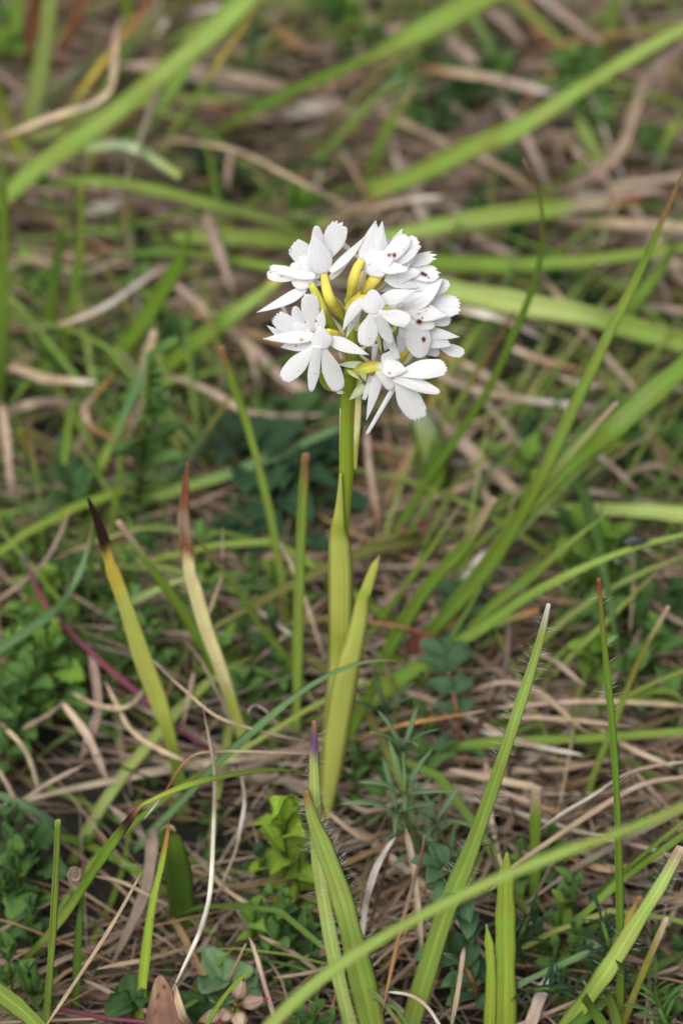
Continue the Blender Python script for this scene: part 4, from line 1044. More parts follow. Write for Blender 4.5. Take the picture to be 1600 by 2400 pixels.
for px, py, h, tn, L_ in ((1370, 1255, 14, 'bright', 11), (1420, 1285, 16, 'bright', 12), (1380, 1330, 12, 'bright', 10), (1440, 1330, 12, 'mid', 10), (1330, 1240, 10, 'mid', 9), (1470, 1390, 10, 'mid', 9), (1500, 1440, 10, 'mid', 10), (1420, 1460, 8, 'mid', 9), (1540, 1500, 9, 'mid', 9), (1390, 1530, 8, 'bright', 9), (1480, 1560, 7, 'mid', 8), (1580, 1400, 8, 'dark', 8)):
    herb('leafy_herb', 'bright broad-leaved herb in the clump behind the red-tipped stalk', px, py, h, 'oval', tn, L_, 3, group='broad-leaved herbs behind the red-tipped stalk')
for px, py, h, tn, L_ in ((1240, 1090, 9, 'bright', 11), (1300, 1110, 9, 'bright', 11), (1270, 1160, 8, 'bright', 10), (1480, 985, 9, 'bright', 10), (1530, 960, 8, 'mid', 10), (1450, 1010, 8, 'mid', 9), (1480, 1060, 7, 'dark', 9), (1240, 1020, 6, 'dark', 9)):
    herb('leafy_herb', 'blurred broad-leaved herb among the tan litter under the sweeping blade', px, py, h, 'oval', tn, L_, 2, group='herbs under the sweeping blade')
for px, py, h, tn, L_ in ((1335, 2075, 12, 'mid', 7.5), (1310, 2130, 9, 'bright', 7), (1350, 2190, 8, 'mid', 6), (1300, 2220, 8, 'mid', 6.5), (1380, 2230, 7, 'mid', 6), (1250, 2160, 8, 'dark', 6), (1320, 2290, 6, 'mid', 5), (1420, 2290, 8, 'dark', 6), (1570, 2340, 8, 'mid', 7), (1590, 2230, 6, 'dark', 6), (1535, 2210, 5, 'dark', 6), (1220, 1990, 7, 'mid', 6), (1290, 1960, 6, 'mid', 6)):
    herb('oval_herb', 'green oval-leaved herb growing behind the broad pointed blade', px, py, h, 'oval', tn, L_, 2, group='oval herbs behind the pointed blade')
for px, py, tn, L_ in ((1340, 150, 'mid', 12), (1390, 170, 'mid', 12), (1360, 240, 'dark', 12), (1010, 130, 'dark', 13), (1080, 210, 'dark', 12), (1150, 160, 'mid', 12), (1040, 270, 'dark', 12), (980, 250, 'mid', 11), (1180, 250, 'dark', 12), (830, 30, 'bright', 12), (780, 20, 'mid', 12), (890, 90, 'mid', 11), (15, 110, 'bright', 12), (15, 60, 'mid', 12), (690, 460, 'bright', 9), (720, 490, 'bright', 9), (1390, 300, 'mid', 10), (1480, 40, 'dark', 11), (1530, 330, 'mid', 10), (1120, 470, 'teal', 9), (1220, 560, 'teal', 9), (1360, 680, 'dark', 10), (1300, 660, 'dark', 10), (530, 400, 'dark', 10), (480, 380, 'teal', 10), (330, 560, 'dark', 9), (60, 640, 'bright', 9), (90, 700, 'mid', 9), (1180, 400, 'dark', 9), (400, 770, 'mid', 9), (330, 660, 'mid', 9), (1240, 800, 'teal', 9), (1010, 800, 'dark', 8)):
    herb('leafy_herb', 'blurred leafy herb showing through the litter near ' + near((px, py)), px, py, 6, 'oval', tn, L_, 2, group='herbs in the litter behind the flower head')
# feathery and pinnate leaves
frond('yarrow_leaf', 'dark green finely feathered leaf standing behind the cut grey-green blade', '318,1215 330,1120 342,1010 348,920 352,848', [2, 14, 26, 34, 40], 'fringe', 'mid', 7.5, 17, el=30)
frond('yarrow_leaf', 'second dark feathered leaf low beside the standing feathered leaf', '230,1240 190,1180 160,1120 150,1080', [2, 8, 10, 8], 'fringe', 'dark', 6, 12, el=25)
frond('pinnate_leaf', 'dark blue-green pinnate leaf in the shade behind the orchid stem', '470,1010 540,1050 620,1090 700,1130 770,1190', [3, 9, 10, 6], 'oval', 'teal', 11, 8, el=20)
frond('pinnate_leaf', 'second dark pinnate leaf under the upright stub behind the orchid stem', '560,1210 620,1180 690,1150 760,1090 800,1040', [2, 7, 9, 6], 'oval', 'teal', 10, 7, el=15)
frond('pinnate_leaf', 'dark pinnate leaf in the hollow below the toothed petals', '620,960 660,985 720,1000 770,990', [2, 6, 6], 'oval', 'dark', 9, 5, el=20)
frond('pinnate_leaf', 'dark pinnate leaf spreading beside the slender solitary blade', '470,1250 540,1240 620,1260 700,1290', [2, 7, 6], 'oval', 'teal', 8, 6, el=18)
frond('vetch', 'vetch leaf of paired oval leaflets behind the long cut hairy blade', '1118,2270 1108,2190 1092,2130 1068,2080 1036,2032', [2, 10, 16, 22, 26], 'oval', 'vetch', 5.6, 6, taper=False, col='nn', el=10)
frond('vetch', 'second vetch leaf beneath the speckled brown stalk', '1120,2350 1110,2310 1090,2270 1040,2240', [2, 8, 10, 8], 'oval', 'vetch', 5, 4, taper=False, col='nn', el=10)
frond('vetch', 'dark vetch leaf between the fan of green blades and the dead stalk', '1080,1770 1075,1700 1065,1640 1050,1580 1045,1540', [2, 10, 14, 16, 16], 'oval', 'vetch', 4.8, 5, taper=False, col='nn', el=12)
frond('vetch', 'small vetch leaf half hidden under the arching hairy blade', '1010,1510 1040,1480 1070,1450 1080,1410', [2, 8, 10, 10], 'oval', 'vetch', 5.5, 4, taper=False, col='nn', el=12)
frond('yarrow_leaf', 'blue-green feathered leaf beside the red-tipped stalk', '1440,2330 1435,2270 1425,2210 1410,2160', [2, 10, 16, 18], 'linear', 'teal', 6.5, 11, el=25)
frond('yarrow_leaf', 'feathered green leaf lying over the wide pale papery straw', '1210,2330 1260,2320 1310,2318 1340,2322', [4, 12, 12, 10], 'linear', 'teal', 5, 10, el=25)
frond('yarrow_leaf', 'feathered leaf hanging by the oval herbs behind the pointed blade', '1230,2260 1215,2220 1225,2180 1240,2150', [2, 8, 12, 12], 'linear', 'teal', 5.5, 10, el=25)
frond('yarrow_leaf', 'dark feathered leaf at the edge near the broken-tipped blade', '1590,2450 1560,2400 1540,2350 1535,2310', [2, 8, 10, 8], 'linear', 'mid', 6, 10, el=25)
# bedstraw: whorls of needle leaves up a thin stem
def bedstraw(label, pts, h, whorls, per, length, tone='grey', group=None):
    q = parse(pts)
    hh = np.interp(np.linspace(0, 1, len(q)), np.linspace(0, 1, len(h)), h)
    P = [at_h(x, y, z * 0.001) for (x, y), z in zip(q, hh)]
    root = empty('bedstraw', P[0], label, 'herb', group)
    path, hw = smooth_path([tuple(p) for p in P], [0.0003] * len(P), 6)
    mb = MB(); sweep(mb, path, hw, grad('uqu', len(path)), np.array((0.2, 1, 0.2)), tube=True, k=6)
    mb.build('stem', M_STEM, root, origin=P[0])
    for i in range(whorls):
        f = 0.25 + 0.75 * i / max(1, whorls - 1)
        p = path[min(len(path) - 1, int(f * (len(path) - 1)))]
        for k in range(per):
            put_leaf(root, 'linear', tone, p, k * 6.283 / per + i * 0.5 + HRG.uniform(-0.2, 0.2), math.radians(HRG.uniform(15, 50)), length * 0.001 * HRG.uniform(0.8, 1.1))
bedstraw('grey-green bedstraw with whorled needle leaves beside the orchid base', '965,2010 955,1950 950,1890 948,1830 945,1760', [2, 12, 22, 28, 30], 3, 5, 8)
bedstraw('second grey-green bedstraw shoot leaning over the white curved dead stalk', '1010,2040 985,1980 960,1935 930,1905', [2, 10, 18, 22], 2, 5, 8)
bedstraw('third bedstraw shoot behind the long cut hairy blade', '1060,2060 1050,2000 1035,1960 1020,1930', [2, 8, 14, 18], 2, 5, 7)
bedstraw('fine bedstraw shoot under the dead golden stalk', '930,1800 920,1750 905,1710 900,1670', [2, 8, 12, 16], 2, 5, 7)
for px, py in ((860, 1790), (830, 1830), (900, 1840), (990, 1780), (1000, 1690), (840, 1770)):
    herb('leafy_herb', 'green narrow-leaved shoot in the shadow at the orchid base', px, py, 7, 'fringe', 'mid', 8, 3, group='shoots at the orchid base')
for px, py, tn in ((945, 1265, 'pink'), (985, 1240, 'pink'), (970, 1495, 'pink'), (1110, 1265, 'pink')):
    herb('sorrel_shoot', 'tiny pinkish red leafy shoot under the fan of green blades', px, py, 9, 'oval', tn, 6, 2, group='pinkish red shoots under the green fan', stemcol='mR')

# ------------------------------------------------------------------ red bud sprig
def bud_sprig():
    b = at_h(555, 2420, 0.004)
    root = empty('bud_sprig', b, 'small sprig of reddish pink flower buds beside the pale broken straw', 'bud sprig')
    hub = at_h(553, 2352, 0.014)
    stem_mesh(root, [b, (b + hub) / 2 + Vector((0.001, 0, 0.001)), hub], 0.0005, 'Rn')
    for (bx, by, tx, ty, z) in ((555, 2348, 568, 2298, 20), (560, 2355, 618, 2342, 18), (548, 2362, 520, 2392, 14), (556, 2365, 566, 2410, 15), (540, 2372, 470, 2392, 12)):
        p, t = at_h(bx, by, 0.015), at_h(tx, ty, z * 0.001)
        path = np.array([np.array(p) * (1 - f) + np.array(t) * f for f in np.linspace(0, 1, 9)])
        rr = 0.0011 * np.array([0.25, 0.3, 0.6, 0.95, 1.1, 1.05, 0.85, 0.6, 0.35])
        mb = MB(); sweep(mb, path, rr, grad('qnptp', 9), facing(), tube=True, k=8)
        bud = mb.build('bud', M_HERB, root, origin=p)
        mb = MB()
        for a in (-0.5, 0.1, 0.6):
            d = np.array(t - p); d /= np.linalg.norm(d)
            leaf(mb, path[6], path[8] + d * 0.0009, 0.0008, 'point', rgb(140, 40, 52), rgb(170, 60, 60), n=facing(), roll=a * 60, ns=5, nt=3)
        mb.build('petal_tip', M_HERB, bud, origin=path[6])
bud_sprig()

# ------------------------------------------------------------------ dead brown leaf, withered leaves, cut-off leaf
def dead_leaf():
    b, t = at_h(395, 2470, 0.010), at_h(376, 2285, 0.021)
    root = empty('dead_leaf', b, 'dead brown curled leaf with dark specks lying over the magenta runner', 'dead leaf')
    mb = MB()
    leaf(mb, b, t, 0.0056, 'round', rgb(112, 84, 66), rgb(136, 106, 86), n=facing(0.8), cup=-0.35, bend=0.06, ns=18, nt=11, ripple=0.05, roll=-12, thick=0.0002,
         spots=[(370, 2330, 5, rgb(50, 32, 26)), (392, 2350, 4, rgb(60, 40, 32)), (365, 2375, 4, rgb(50, 32, 26)), (385, 2312, 3, rgb(50, 32, 26))])
    mb.build('leaf_blade', M_STRAW, root, origin=b)
    mb = MB()
    pth = np.array([np.array(at_h(x, y, z * 0.001)) for x, y, z in ((412, 2310, 22), (418, 2345, 21), (428, 2380, 18), (450, 2410, 14))])
    sweep(mb, pth, np.array([2e-4, 5e-4, 6e-4, 4e-4]), grad('nttt', 4), facing(), fold=0.4)
    mb.build('curled_edge', M_STRAW, root, origin=b)
dead_leaf()

def edge_leaf(name, rows, cols, d=0.0, arc=-0.5, mat=None, parent=None, p0=None, lean=0.0, thick=0.0004, seg=6, tipc=True):
    """leaf traced by its two margins: rows of (y, left x, right x), top first"""
    P, W = [], []
    for (y, xl, xr) in rows:
        x = (xl + xr) / 2
        p = at_plane(x, y, p0, lean) + VIEW * d
        P.append(tuple(p)); W.append(max(0.5, (xr - xl)) * depth(p) / FPX * 0.5)
    path, hw = smooth_path(P, W, seg)
    mb = MB()
    sweep(mb, path, hw, grad(cols, len(path)), np.array(VIEW), fold=0.0, arc=arc, thick=thick)
    return mb.build(name, mat or M_STEM, parent, origin=P[-1])

def withered(label, rows, cols, lean, extra=None):
    p0 = at_h((rows[-1][1] + rows[-1][2]) / 2, rows[-1][0], -0.008)
    o = edge_leaf('withered_leaf', rows, cols, p0=p0, lean=lean, arc=0.35, thick=0.0003)
    return tag(o, label, 'leaf', None)
withered('withered yellow-green orchid leaf with a blackened tip', [(1170, 204, 212), (1215, 218, 236), (1265, 230, 258), (1318, 246, 270), (1340, 249, 282), (1420, 278, 312), (1540, 312, 356), (1640, 350, 392), (1740, 388, 416), (1850, 410, 440), (1935, 424, 452)], 'kkkkyyyYYYYsqqg', 0)
withered('withered cream yellow orchid leaf with long brown tip', [(1085, 436, 442), (1140, 426, 444), (1215, 416, 446), (1290, 424, 454), (1345, 432, 460), (1380, 440, 474), (1470, 466, 499), (1560, 500, 530), (1660, 534, 561), (1760, 566, 592), (1850, 594, 618)], 'nrrtrccccccYYss', -4)
withered('short upright green leaf with its top bitten off and brown edge', [(1938, 385, 414), (1952, 372, 420), (1975, 376, 430), (2040, 386, 450), (2110, 394, 456), (2170, 402, 456), (2220, 405, 448)], 'tdgddgd', -10)
def second_shoot():
    p0 = at_h(1015, 1235, -0.003)
    root = empty('orchid_shoot', p0, 'pale green budding second orchid shoot wrapped in broad sheaths behind the flowering orchid', 'orchid')
    edge_leaf('sheath', [(930, 968, 982), (980, 962, 1014), (1040, 974, 1044), (1100, 984, 1058), (1160, 982, 1054), (1225, 985, 1045)], 'lilllq', p0=p0, parent=root, arc=-0.6)
    edge_leaf('leaf', [(1040, 1010, 1030), (1080, 998, 1050), (1130, 988, 1052), (1180, 980, 1040), (1225, 988, 1035)], 'qggqq', p0=p0, parent=root, arc=-0.6, d=0.0012)
    edge_leaf('sheath', [(900, 978, 990), (960, 960, 1000), (1050, 966, 1010), (1150, 980, 1010), (1225, 990, 1020)], 'qqqqq', p0=p0, parent=root, arc=-0.5, d=-0.001)
second_shoot()

# ------------------------------------------------------------------ snail shell
def snail():
    c = at_plane(178, 2046, at_h(181, 2259, 0), 10) + VIEW * 0.0016
    root = empty('snail_shell', c, 'tiny banded snail shell stuck to the dark green blade', 'snail shell')
    r = np.array(VIEW); x = np.array((1.0, 0, 0)); u = np.cross(r, x)
    th = np.linspace(0, 2 * math.pi * 3.1, 80)
    R = 0.00013 * np.exp(0.118 * th)
    path = np.array(c) + np.outer(R * np.cos(th), x) * 0.85 + np.outer(R * np.sin(th), u) * 1.15 + np.outer(-(R - R.min()) * 0.35, r)
    hw = R * 0.36 + 0.00006
    cols = np.array([rgb(150, 134, 114) if (i // 1) % 7 else rgb(120, 102, 84) for i in range(80)])
    mb = MB(); sweep(mb, path, hw, cols, r, tube=True, k=10)
    whorl = mb.build('whorl', M_STRAW, root, origin=c)
    mb = MB()
    sweep(mb, path + np.outer(hw * 0.62, r), hw * 0.52, np.repeat(rgb(74, 56, 46)[None], 80, 0), r, tube=True, k=8)
    mb.build('dark_band', M_DARK, whorl, origin=c)
snail()

# ------------------------------------------------------------------ fly
def fly():
    pa = parse('1489,1282 1600,1253')
    p0 = at_h(815, 1695, 0)
    base = at_plane(1492, 1281, p0, 4)
    up = np.array((0, 0, 1.0)); t = np.array(at_plane(1515, 1274, p0, 4) - at_plane(1470, 1287, p0, 4)); t /= np.linalg.norm(t)
    root = empty('fly', base, 'tiny dark fly sitting on the long arching hairy blade', 'fly')
    c = np.array(base) + up * 0.0011 + np.array(VIEW) * 0.0006
    k3 = rgb(34, 38, 46)
    def blob(name, ctr, lx, rr, parent, mat=M_DARK, col=k3):
        s = np.linspace(-1, 1, 9)
        path = ctr + np.outer(s * lx, t)
        mb = MB(); sweep(mb, path, rr * np.sqrt(np.clip(1 - s ** 2, 0.02, 1)), np.repeat(np.array(col)[None], 9, 0), up, tube=True, k=9)
        return mb.build(name, mat, parent, origin=ctr)
    blob('thorax', c + t * 0.0004, 0.0007, 0.00052, root)
    blob('abdomen', c - t * 0.0007, 0.0009, 0.00045, root)
    hd = blob('head', c + t * 0.00125 - up * 0.0001, 0.0003, 0.00036, root)
    blob('eye', c + t * 0.00135 + np.array(VIEW) * 0.00022, 0.00018, 0.0002, hd, col=rgb(70, 30, 28))
    for sd in (-1, 1):
        mb = MB()
        leaf(mb, c + up * 0.0004, c - t * 0.0023 + up * 0.0006 + np.array(VIEW) * 0.0005 * sd, 0.0011, 'round', rgb(120, 125, 130), n=up + np.array(VIEW) * 0.6, ns=7, nt=5, thick=0.00002)
        mb.build('wing', M_WING, root, origin=c)
    for i in range(6):
        sd = 1 if i % 2 else -1
        a = c + t * (0.0006 - 0.0004 * (i // 2)); k = a + np.array(VIEW) * 0.0004 * sd + up * 0.0001 + t * (0.0003 - 0.0003 * (i // 2))
        e = np.array(base) + t * (0.0009 - 0.0008 * (i // 2)) + np.array(VIEW) * (0.0003 + 0.0003 * sd) + up * 0.0001
        mb = MB(); sweep(mb, np.array([a, k, e]), np.array([6e-5, 5e-5, 3e-5]), np.repeat(np.array(k3)[None], 3, 0), (1, 0.2, 0.1), tube=True, k=4)
        mb.build('leg', M_DARK, root, origin=a)
fly()

# ------------------------------------------------------------------ the orchid
ORG = at_h(BASE_PX[0], BASE_PX[1], 0.0)
orchid = empty('orchid', ORG, 'white flowering orchid with yellow-green stem and sheathing leaves', 'orchid')
def stem_part():
    rows = [(700, 816, 9), (745, 819, 13), (800, 823, 15), (850, 824, 15.5), (900, 817, 16), (960, 813, 17), (1040, 812, 17.5), (1110, 811, 17.5), (1200, 804, 17), (1280, 798, 17), (1400, 796, 18), (1600, 788, 20), (1800, 768, 20), (1945, 757, 18)]
    P = [tuple(at_plane(x, y, ORG, 0)) for y, x, r in rows]
    W = [r * depth(Vector(p)) / FPX for (y, x, r), p in zip(rows, P)]
    path, hw = smooth_path(P, W, 5)
    mb = MB()
    n = len(path)
    c = np.array([rgb(168, 180, 60) * (1 - f) + rgb(148, 168, 54) * f for f in np.clip(np.linspace(0, 2.6, n), 0, 1)])
    c = c * (1 - np.linspace(0, 0.0, n)[:, None])
    sweep(mb, path, hw, c, np.array(VIEW), tube=True, k=14)
    mb.build('stem', M_STEM, orchid, origin=ORG)
stem_part()
edge_leaf('leaf', [(1112, 796, 800), (1150, 791, 803), (1200, 784, 806), (1241, 774, 810), (1280, 770, 822), (1337, 768, 828), (1414, 769, 828), (1509, 769, 826), (1586, 767, 822), (1682, 757, 815), (1777, 751, 795), (1860, 752, 785), (1945, 752, 768)], 'YYYsYYYsYYYYs', d=0.0022, arc=-0.42, parent=orchid, p0=ORG, thick=0.0005)
edge_leaf('leaf', [(1303, 884, 892), (1333, 864, 886), (1379, 845, 873), (1402, 834, 866), (1452, 822, 861), (1509, 806, 852), (1560, 788, 843), (1624, 772, 834), (1690, 762, 822), (1739, 756, 814), (1800, 754, 802), (1854, 754, 788), (1900, 755, 777), (1945, 756, 768)], 'nYYsYYYYYYYYYYs', d=0.0040, arc=-0.32, parent=orchid, p0=ORG, thick=0.0005)
edge_leaf('bract', [(870, 834, 842), (930, 832, 847), (1000, 827, 845), (1060, 822, 840), (1104, 829, 836)], 'YccYY', d=0.0004, arc=-0.3, parent=orchid, p0=ORG, thick=0.0003)
edge_leaf('bract', [(960, 796, 799), (1040, 795, 801), (1101, 796, 801)], 'cYY', d=0.0006, arc=-0.3, parent=orchid, p0=ORG, thick=0.0003)

K0 = 2.8
def kp(X, Y): return 560 + X / K0, 480 + Y / K0
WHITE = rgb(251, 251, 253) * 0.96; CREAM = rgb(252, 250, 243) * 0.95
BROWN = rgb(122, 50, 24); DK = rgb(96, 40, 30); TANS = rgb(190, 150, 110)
SPOTS = [(*kp(x, y), r / K0, c) for x, y, r, c in (
    (985, 330, 13, rgb(176, 92, 50)), (1018, 330, 14, BROWN), (1078, 297, 5, TANS), (1205, 452, 14, DK), (1222, 462, 12, DK), (1243, 478, 7, rgb(150, 90, 60)), (1182, 768, 18, BROWN),
    (1168, 768, 9, BROWN), (1210, 880, 14, BROWN), (1212, 892, 11, BROWN), (1202, 742, 8, rgb(176, 110, 80)), (1240, 668, 7, rgb(200, 150, 120)), (1178, 715, 7, rgb(190, 140, 120)),
    (410, 885, 11, rgb(196, 160, 110)), (375, 927, 7, rgb(120, 120, 105)), (505, 763, 8, rgb(150, 110, 80)), (390, 1095, 6, rgb(220, 200, 170)), (985, 1105, 10, rgb(214, 170, 110)),
    (1035, 1048, 5, rgb(190, 170, 140)), (738, 775, 8, rgb(206, 178, 140)), (852, 878, 7, rgb(225, 205, 190)), (1168, 605, 4, rgb(80, 60, 40)), (1183, 608, 4, rgb(80, 60, 40)),
    (402, 398, 4, rgb(150, 150, 140)), (205, 443, 4, rgb(90, 80, 60)), (222, 445, 4, rgb(90, 80, 60)), (280, 470, 5, rgb(160, 130, 100)), (340, 290, 5, rgb(150, 120, 100)), (338, 310, 4, rgb(150, 120, 100)),
    (645, 195, 5, rgb(200, 180, 160)), (525, 690, 6, rgb(130, 90, 40)), (1205, 1310, 6, rgb(110, 60, 30)), (1228, 1355, 5, rgb(110, 70, 40)), (690, 1233, 6, rgb(214, 70, 20)), (790, 1265, 6, rgb(40, 50, 30)))]
_seed = [0]
def pet(parent, name, b, t, w, shape='lobe', d=(0, 0), cup=0.15, bend=0.0, roll=0.0, col=None, mid=None, jag=0.0, teeth=6, mat=None, thick=0.00009, ns=24, nt=27, c1=None, ripple=0.022, fold=0.0):
    """one petal between two crop pixels; d = mm behind (+) or before (-) the stem at base and tip"""
    _seed[0] += 1
    bx, by = kp(*b); tx, ty = kp(*t)
    B, T = at_d(bx, by, d[0]), at_d(tx, ty, d[1])
    m = None
    if mid is not None:
        mx, my = kp(mid[0], mid[1]); m = at_d(mx, my, (d[0] + d[1]) / 2 if len(mid) < 3 else mid[2])
    if name == 'lip_lobe':
        w = w * 0.88
        if jag == 0 and shape == 'lobe': jag, teeth = 0.045, 5
        if col is None: col, c1 = rgb(250, 250, 248) * 0.96, WHITE
    wm = w / K0 * (depth(B) + depth(T)) / 2 / FPX
    if name in ('hood', 'sepal', 'petal'):
        cup, bend = cup * 0.55, bend * 0.4
    mb = MB()
    c = WHITE if col is None else col
    leaf(mb, B, T, wm, shape, c, c if c1 is None else c1, n=np.array(VIEW), cup=cup, bend=bend, roll=roll, mid=m, jag=jag, teeth=teeth, thick=thick, ns=ns, nt=nt, seed=_seed[0], spots=SPOTS, ripple=ripple, fold=fold)
    return mb.build(name, mat or M_PETAL, parent, origin=B)

def tube_part(parent, name, pts, w, d, cols, mat=None, ribs=0.1, flat=0.9):
    P = []
    dd = np.interp(np.linspace(0, 1, len(pts)), np.linspace(0, 1, len(d)), d)
    for (X, Y), z in zip(pts, dd):
        P.append(tuple(at_d(*kp(X, Y), z)))
    ww = np.interp(np.linspace(0, 1, len(pts)), np.linspace(0, 1, len(w)), w)
    W = [x / K0 * 0.5 * depth(Vector(p)) / FPX for x, p in zip(ww, P)]
    path, hw = smooth_path(P, W, 7)
    mb = MB(); sweep(mb, path, hw, cols(len(path)), np.array(VIEW), tube=True, k=12, ribs=ribs, flat=flat)
    return mb.build(name, mat or M_STEM, parent, origin=P[0])

OVY = lambda n: np.array([rgb(204, 204, 70) * (1 - f) + rgb(240, 224, 110) * f for f in np.linspace(0, 1, n) ** 0.8])
OVG = lambda n: np.array([rgb(172, 184, 62) * (1 - f) + rgb(222, 214, 100) * f for f in np.linspace(0, 1, n)])
OVW = lambda n: np.array([rgb(218, 196, 50) * (1 - f) + rgb(246, 240, 214) * f for f in np.clip(np.linspace(-0.6, 1.3, n), 0, 1)])
BRC = rgb(226, 230, 200); BRG = rgb(206, 212, 150)

def flower(ctr, d, r=26):
    """the white throat of a flower; its petals, spur and ovary hang on it"""
    c = at_d(*kp(*ctr), d)
    s = np.linspace(-1, 1, 9)
    R = r / K0 * depth(c) / FPX
    path = np.array(c) + np.outer(s * R, np.array(VIEW))
    mb = MB(); sweep(mb, path, R * np.sqrt(np.clip(1 - s ** 2, 0.03, 1)) * 0.9, np.repeat(CREAM[None], 9, 0), (0, 0, 1), tube=True, k=12)
    return mb.build('flower', M_PETAL, orchid, origin=c)

# flower seen from behind, top left (inner of the pair)
f = flower((560, 440), 0.5)
tube_part(f, 'ovary', [(690, 748), (645, 690), (600, 620), (575, 540), (558, 452)], (48, 72, 74, 66, 46), [1, -2, 0], OVY)
pet(f, 'bract', (694, 745), (600, 570), 70, 'point', (2, 1), col=BRC, mat=M_STEM)
pet(f, 'lip_lobe', (500, 390), (352, 262), 165, 'lobe', (2.2, 2.6), jag=0.09, cup=-0.1, roll=8)
pet(f, 'lip_lobe', (530, 380), (508, 140), 100, 'tongue', (2.4, 2.6), cup=-0.2)
pet(f, 'lip_lobe', (560, 385), (662, 120), 168, 'lobe', (2.2, 2.2), jag=0.10, teeth=4, cup=-0.1, roll=-8)
pet(f, 'hood', (552, 452), (488, 195), 172, 'point', (-0.3, 0.2), cup=-0.35, bend=0.06, col=WHITE)
pet(f, 'hood', (548, 450), (395, 345), 150, 'round', (0.6, 1.4), cup=-0.3, bend=0.05)
pet(f, 'sepal', (596, 440), (822, 208), 60, 'point', (-0.4, 1.0), mid=(728, 322), cup=0.3)
pet(f, 'sepal', (590, 492), (760, 318), 52, 'point', (0.3, 1.0), cup=-0.3, roll=15)
pet(f, 'spur', (690, 262), (800, 362), 34, 'strip', (4, 4.5), cup=-0.5)
# flower seen from behind, top left (outer of the pair)
f = flower((474, 505), -0.2, 24)
tube_part(f, 'ovary', [(640, 850), (590, 770), (555, 690), (520, 610), (474, 520)], (44, 60, 62, 58, 48), [0, -2.2, -1], OVG)
pet(f, 'bract', (690, 870), (560, 690), 50, 'point', (0.3, 0.3), col=BRC, mat=M_STEM)
pet(f, 'hood', (480, 520), (345, 385), 190, 'round', (-0.4, 1.2), cup=-0.35, bend=0.06)
pet(f, 'lip_lobe', (430, 465), (184, 462), 98, 'lobe', (-0.2, 0.6), cup=-0.15, jag=0.05)
pet(f, 'lip_lobe', (410, 440), (203, 408), 52, 'lobe', (0.3, 1.0), jag=0.08, teeth=4)
pet(f, 'hood', (500, 470), (230, 440), 60, 'point', (-1.2, -0.4), cup=-0.4)
pet(f, 'sepal', (436, 545), (116, 706), 78, 'point', (0, -2.0), mid=(290, 630), cup=-0.35, roll=10)
pet(f, 'spur', (282, 655), (345, 800), 30, 'strip', (1.8, 2.5), cup=-0.5)
pet(f, 'petal', (470, 505), (548, 520), 50, 'round', (0.5, 0.8))
# top right flower
f = flower((850, 380), -1)
tube_part(f, 'ovary', [(718, 660), (735, 590), (752, 500), (775, 420), (805, 362)], (44, 66, 72, 62, 48), [0.5, -2.5, -1.2], OVY)
pet(f, 'bract', (745, 610), (845, 395), 78, 'point', (-0.3, 1.5), col=rgb(236, 224, 178), mat=M_STEM, cup=-0.3)
pet(f, 'sepal', (850, 430), (894, 104), 165, 'point', (-0.5, 1.8), cup=-0.3, bend=0.04)
pet(f, 'petal', (895, 410), (940, 110), 120, 'point', (0, 1.6), cup=-0.3)
pet(f, 'petal', (930, 400), (945, 150), 95, 'point', (-0.6, 0.8), cup=-0.2, roll=20)
pet(f, 'sepal', (985, 350), (1068, 158), 90, 'point', (2, 3), cup=-0.2)
pet(f, 'petal', (960, 330), (985, 228), 90, 'round', (2.5, 3))
pet(f, 'lip_lobe', (900, 420), (1110, 212), 130, 'lobe', (-1.8, -0.6), cup=-0.15, jag=0.05)
pet(f, 'lip_lobe', (950, 430), (1172, 232), 150, 'lobe', (-1.2, -0.4), jag=0.10, cup=-0.15, teeth=4)
pet(f, 'hood', (830, 420), (1010, 330), 190, 'round', (-1.4, -2.0), cup=-0.35, bend=0.05)
pet(f, 'lip_lobe', (930, 410), (1108, 425), 98, 'round', (-2.4, -3.2), cup=0.25, roll=-10)
pet(f, 'petal', (870, 400), (880, 470), 110, 'round', (-1.0, -1.0), cup=-0.3)
pet(f, 'lip_lobe', (1060, 400), (1278, 335), 96, 'lobe', (1.2, 1.4), jag=0.22, teeth=3, cup=-0.1)
pet(f, 'petal', (1010, 380), (1150, 330), 150, 'round', (0.2, 0.2), cup=-0.2)
# right upper flower
f = flower((985, 470), -0.5)
tube_part(f, 'ovary', [(800, 640), (840, 560), (885, 500), (945, 432)], (50, 76, 80, 62), [1, -1.5, -0.8], OVY)
pet(f, 'lip_lobe', (1080, 440), (1308, 452), 135, 'lobe', (0.2, 0.4), jag=0.16, teeth=4, cup=-0.15, roll=-8)
pet(f, 'lip_lobe', (1040, 480), (1285, 520), 150, 'lobe', (-0.4, 0.2), jag=0.06, cup=-0.15)
pet(f, 'sepal', (960, 470), (1180, 545), 100, 'point', (-1.2, -1.0), cup=-0.3, bend=0.06)
pet(f, 'hood', (950, 470), (1190, 440), 130, 'round', (-0.6, -0.3), cup=-0.3, bend=0.05)
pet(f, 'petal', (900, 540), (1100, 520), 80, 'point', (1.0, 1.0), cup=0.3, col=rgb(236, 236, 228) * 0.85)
pet(f, 'bract', (905, 560), (985, 490), 22, 'point', (0, 0.2), col=rgb(222, 216, 160), mat=M_STEM)
pet(f, 'bract', (930, 565), (935, 500), 30, 'strip', (0.8, 1.2), col=BRC)
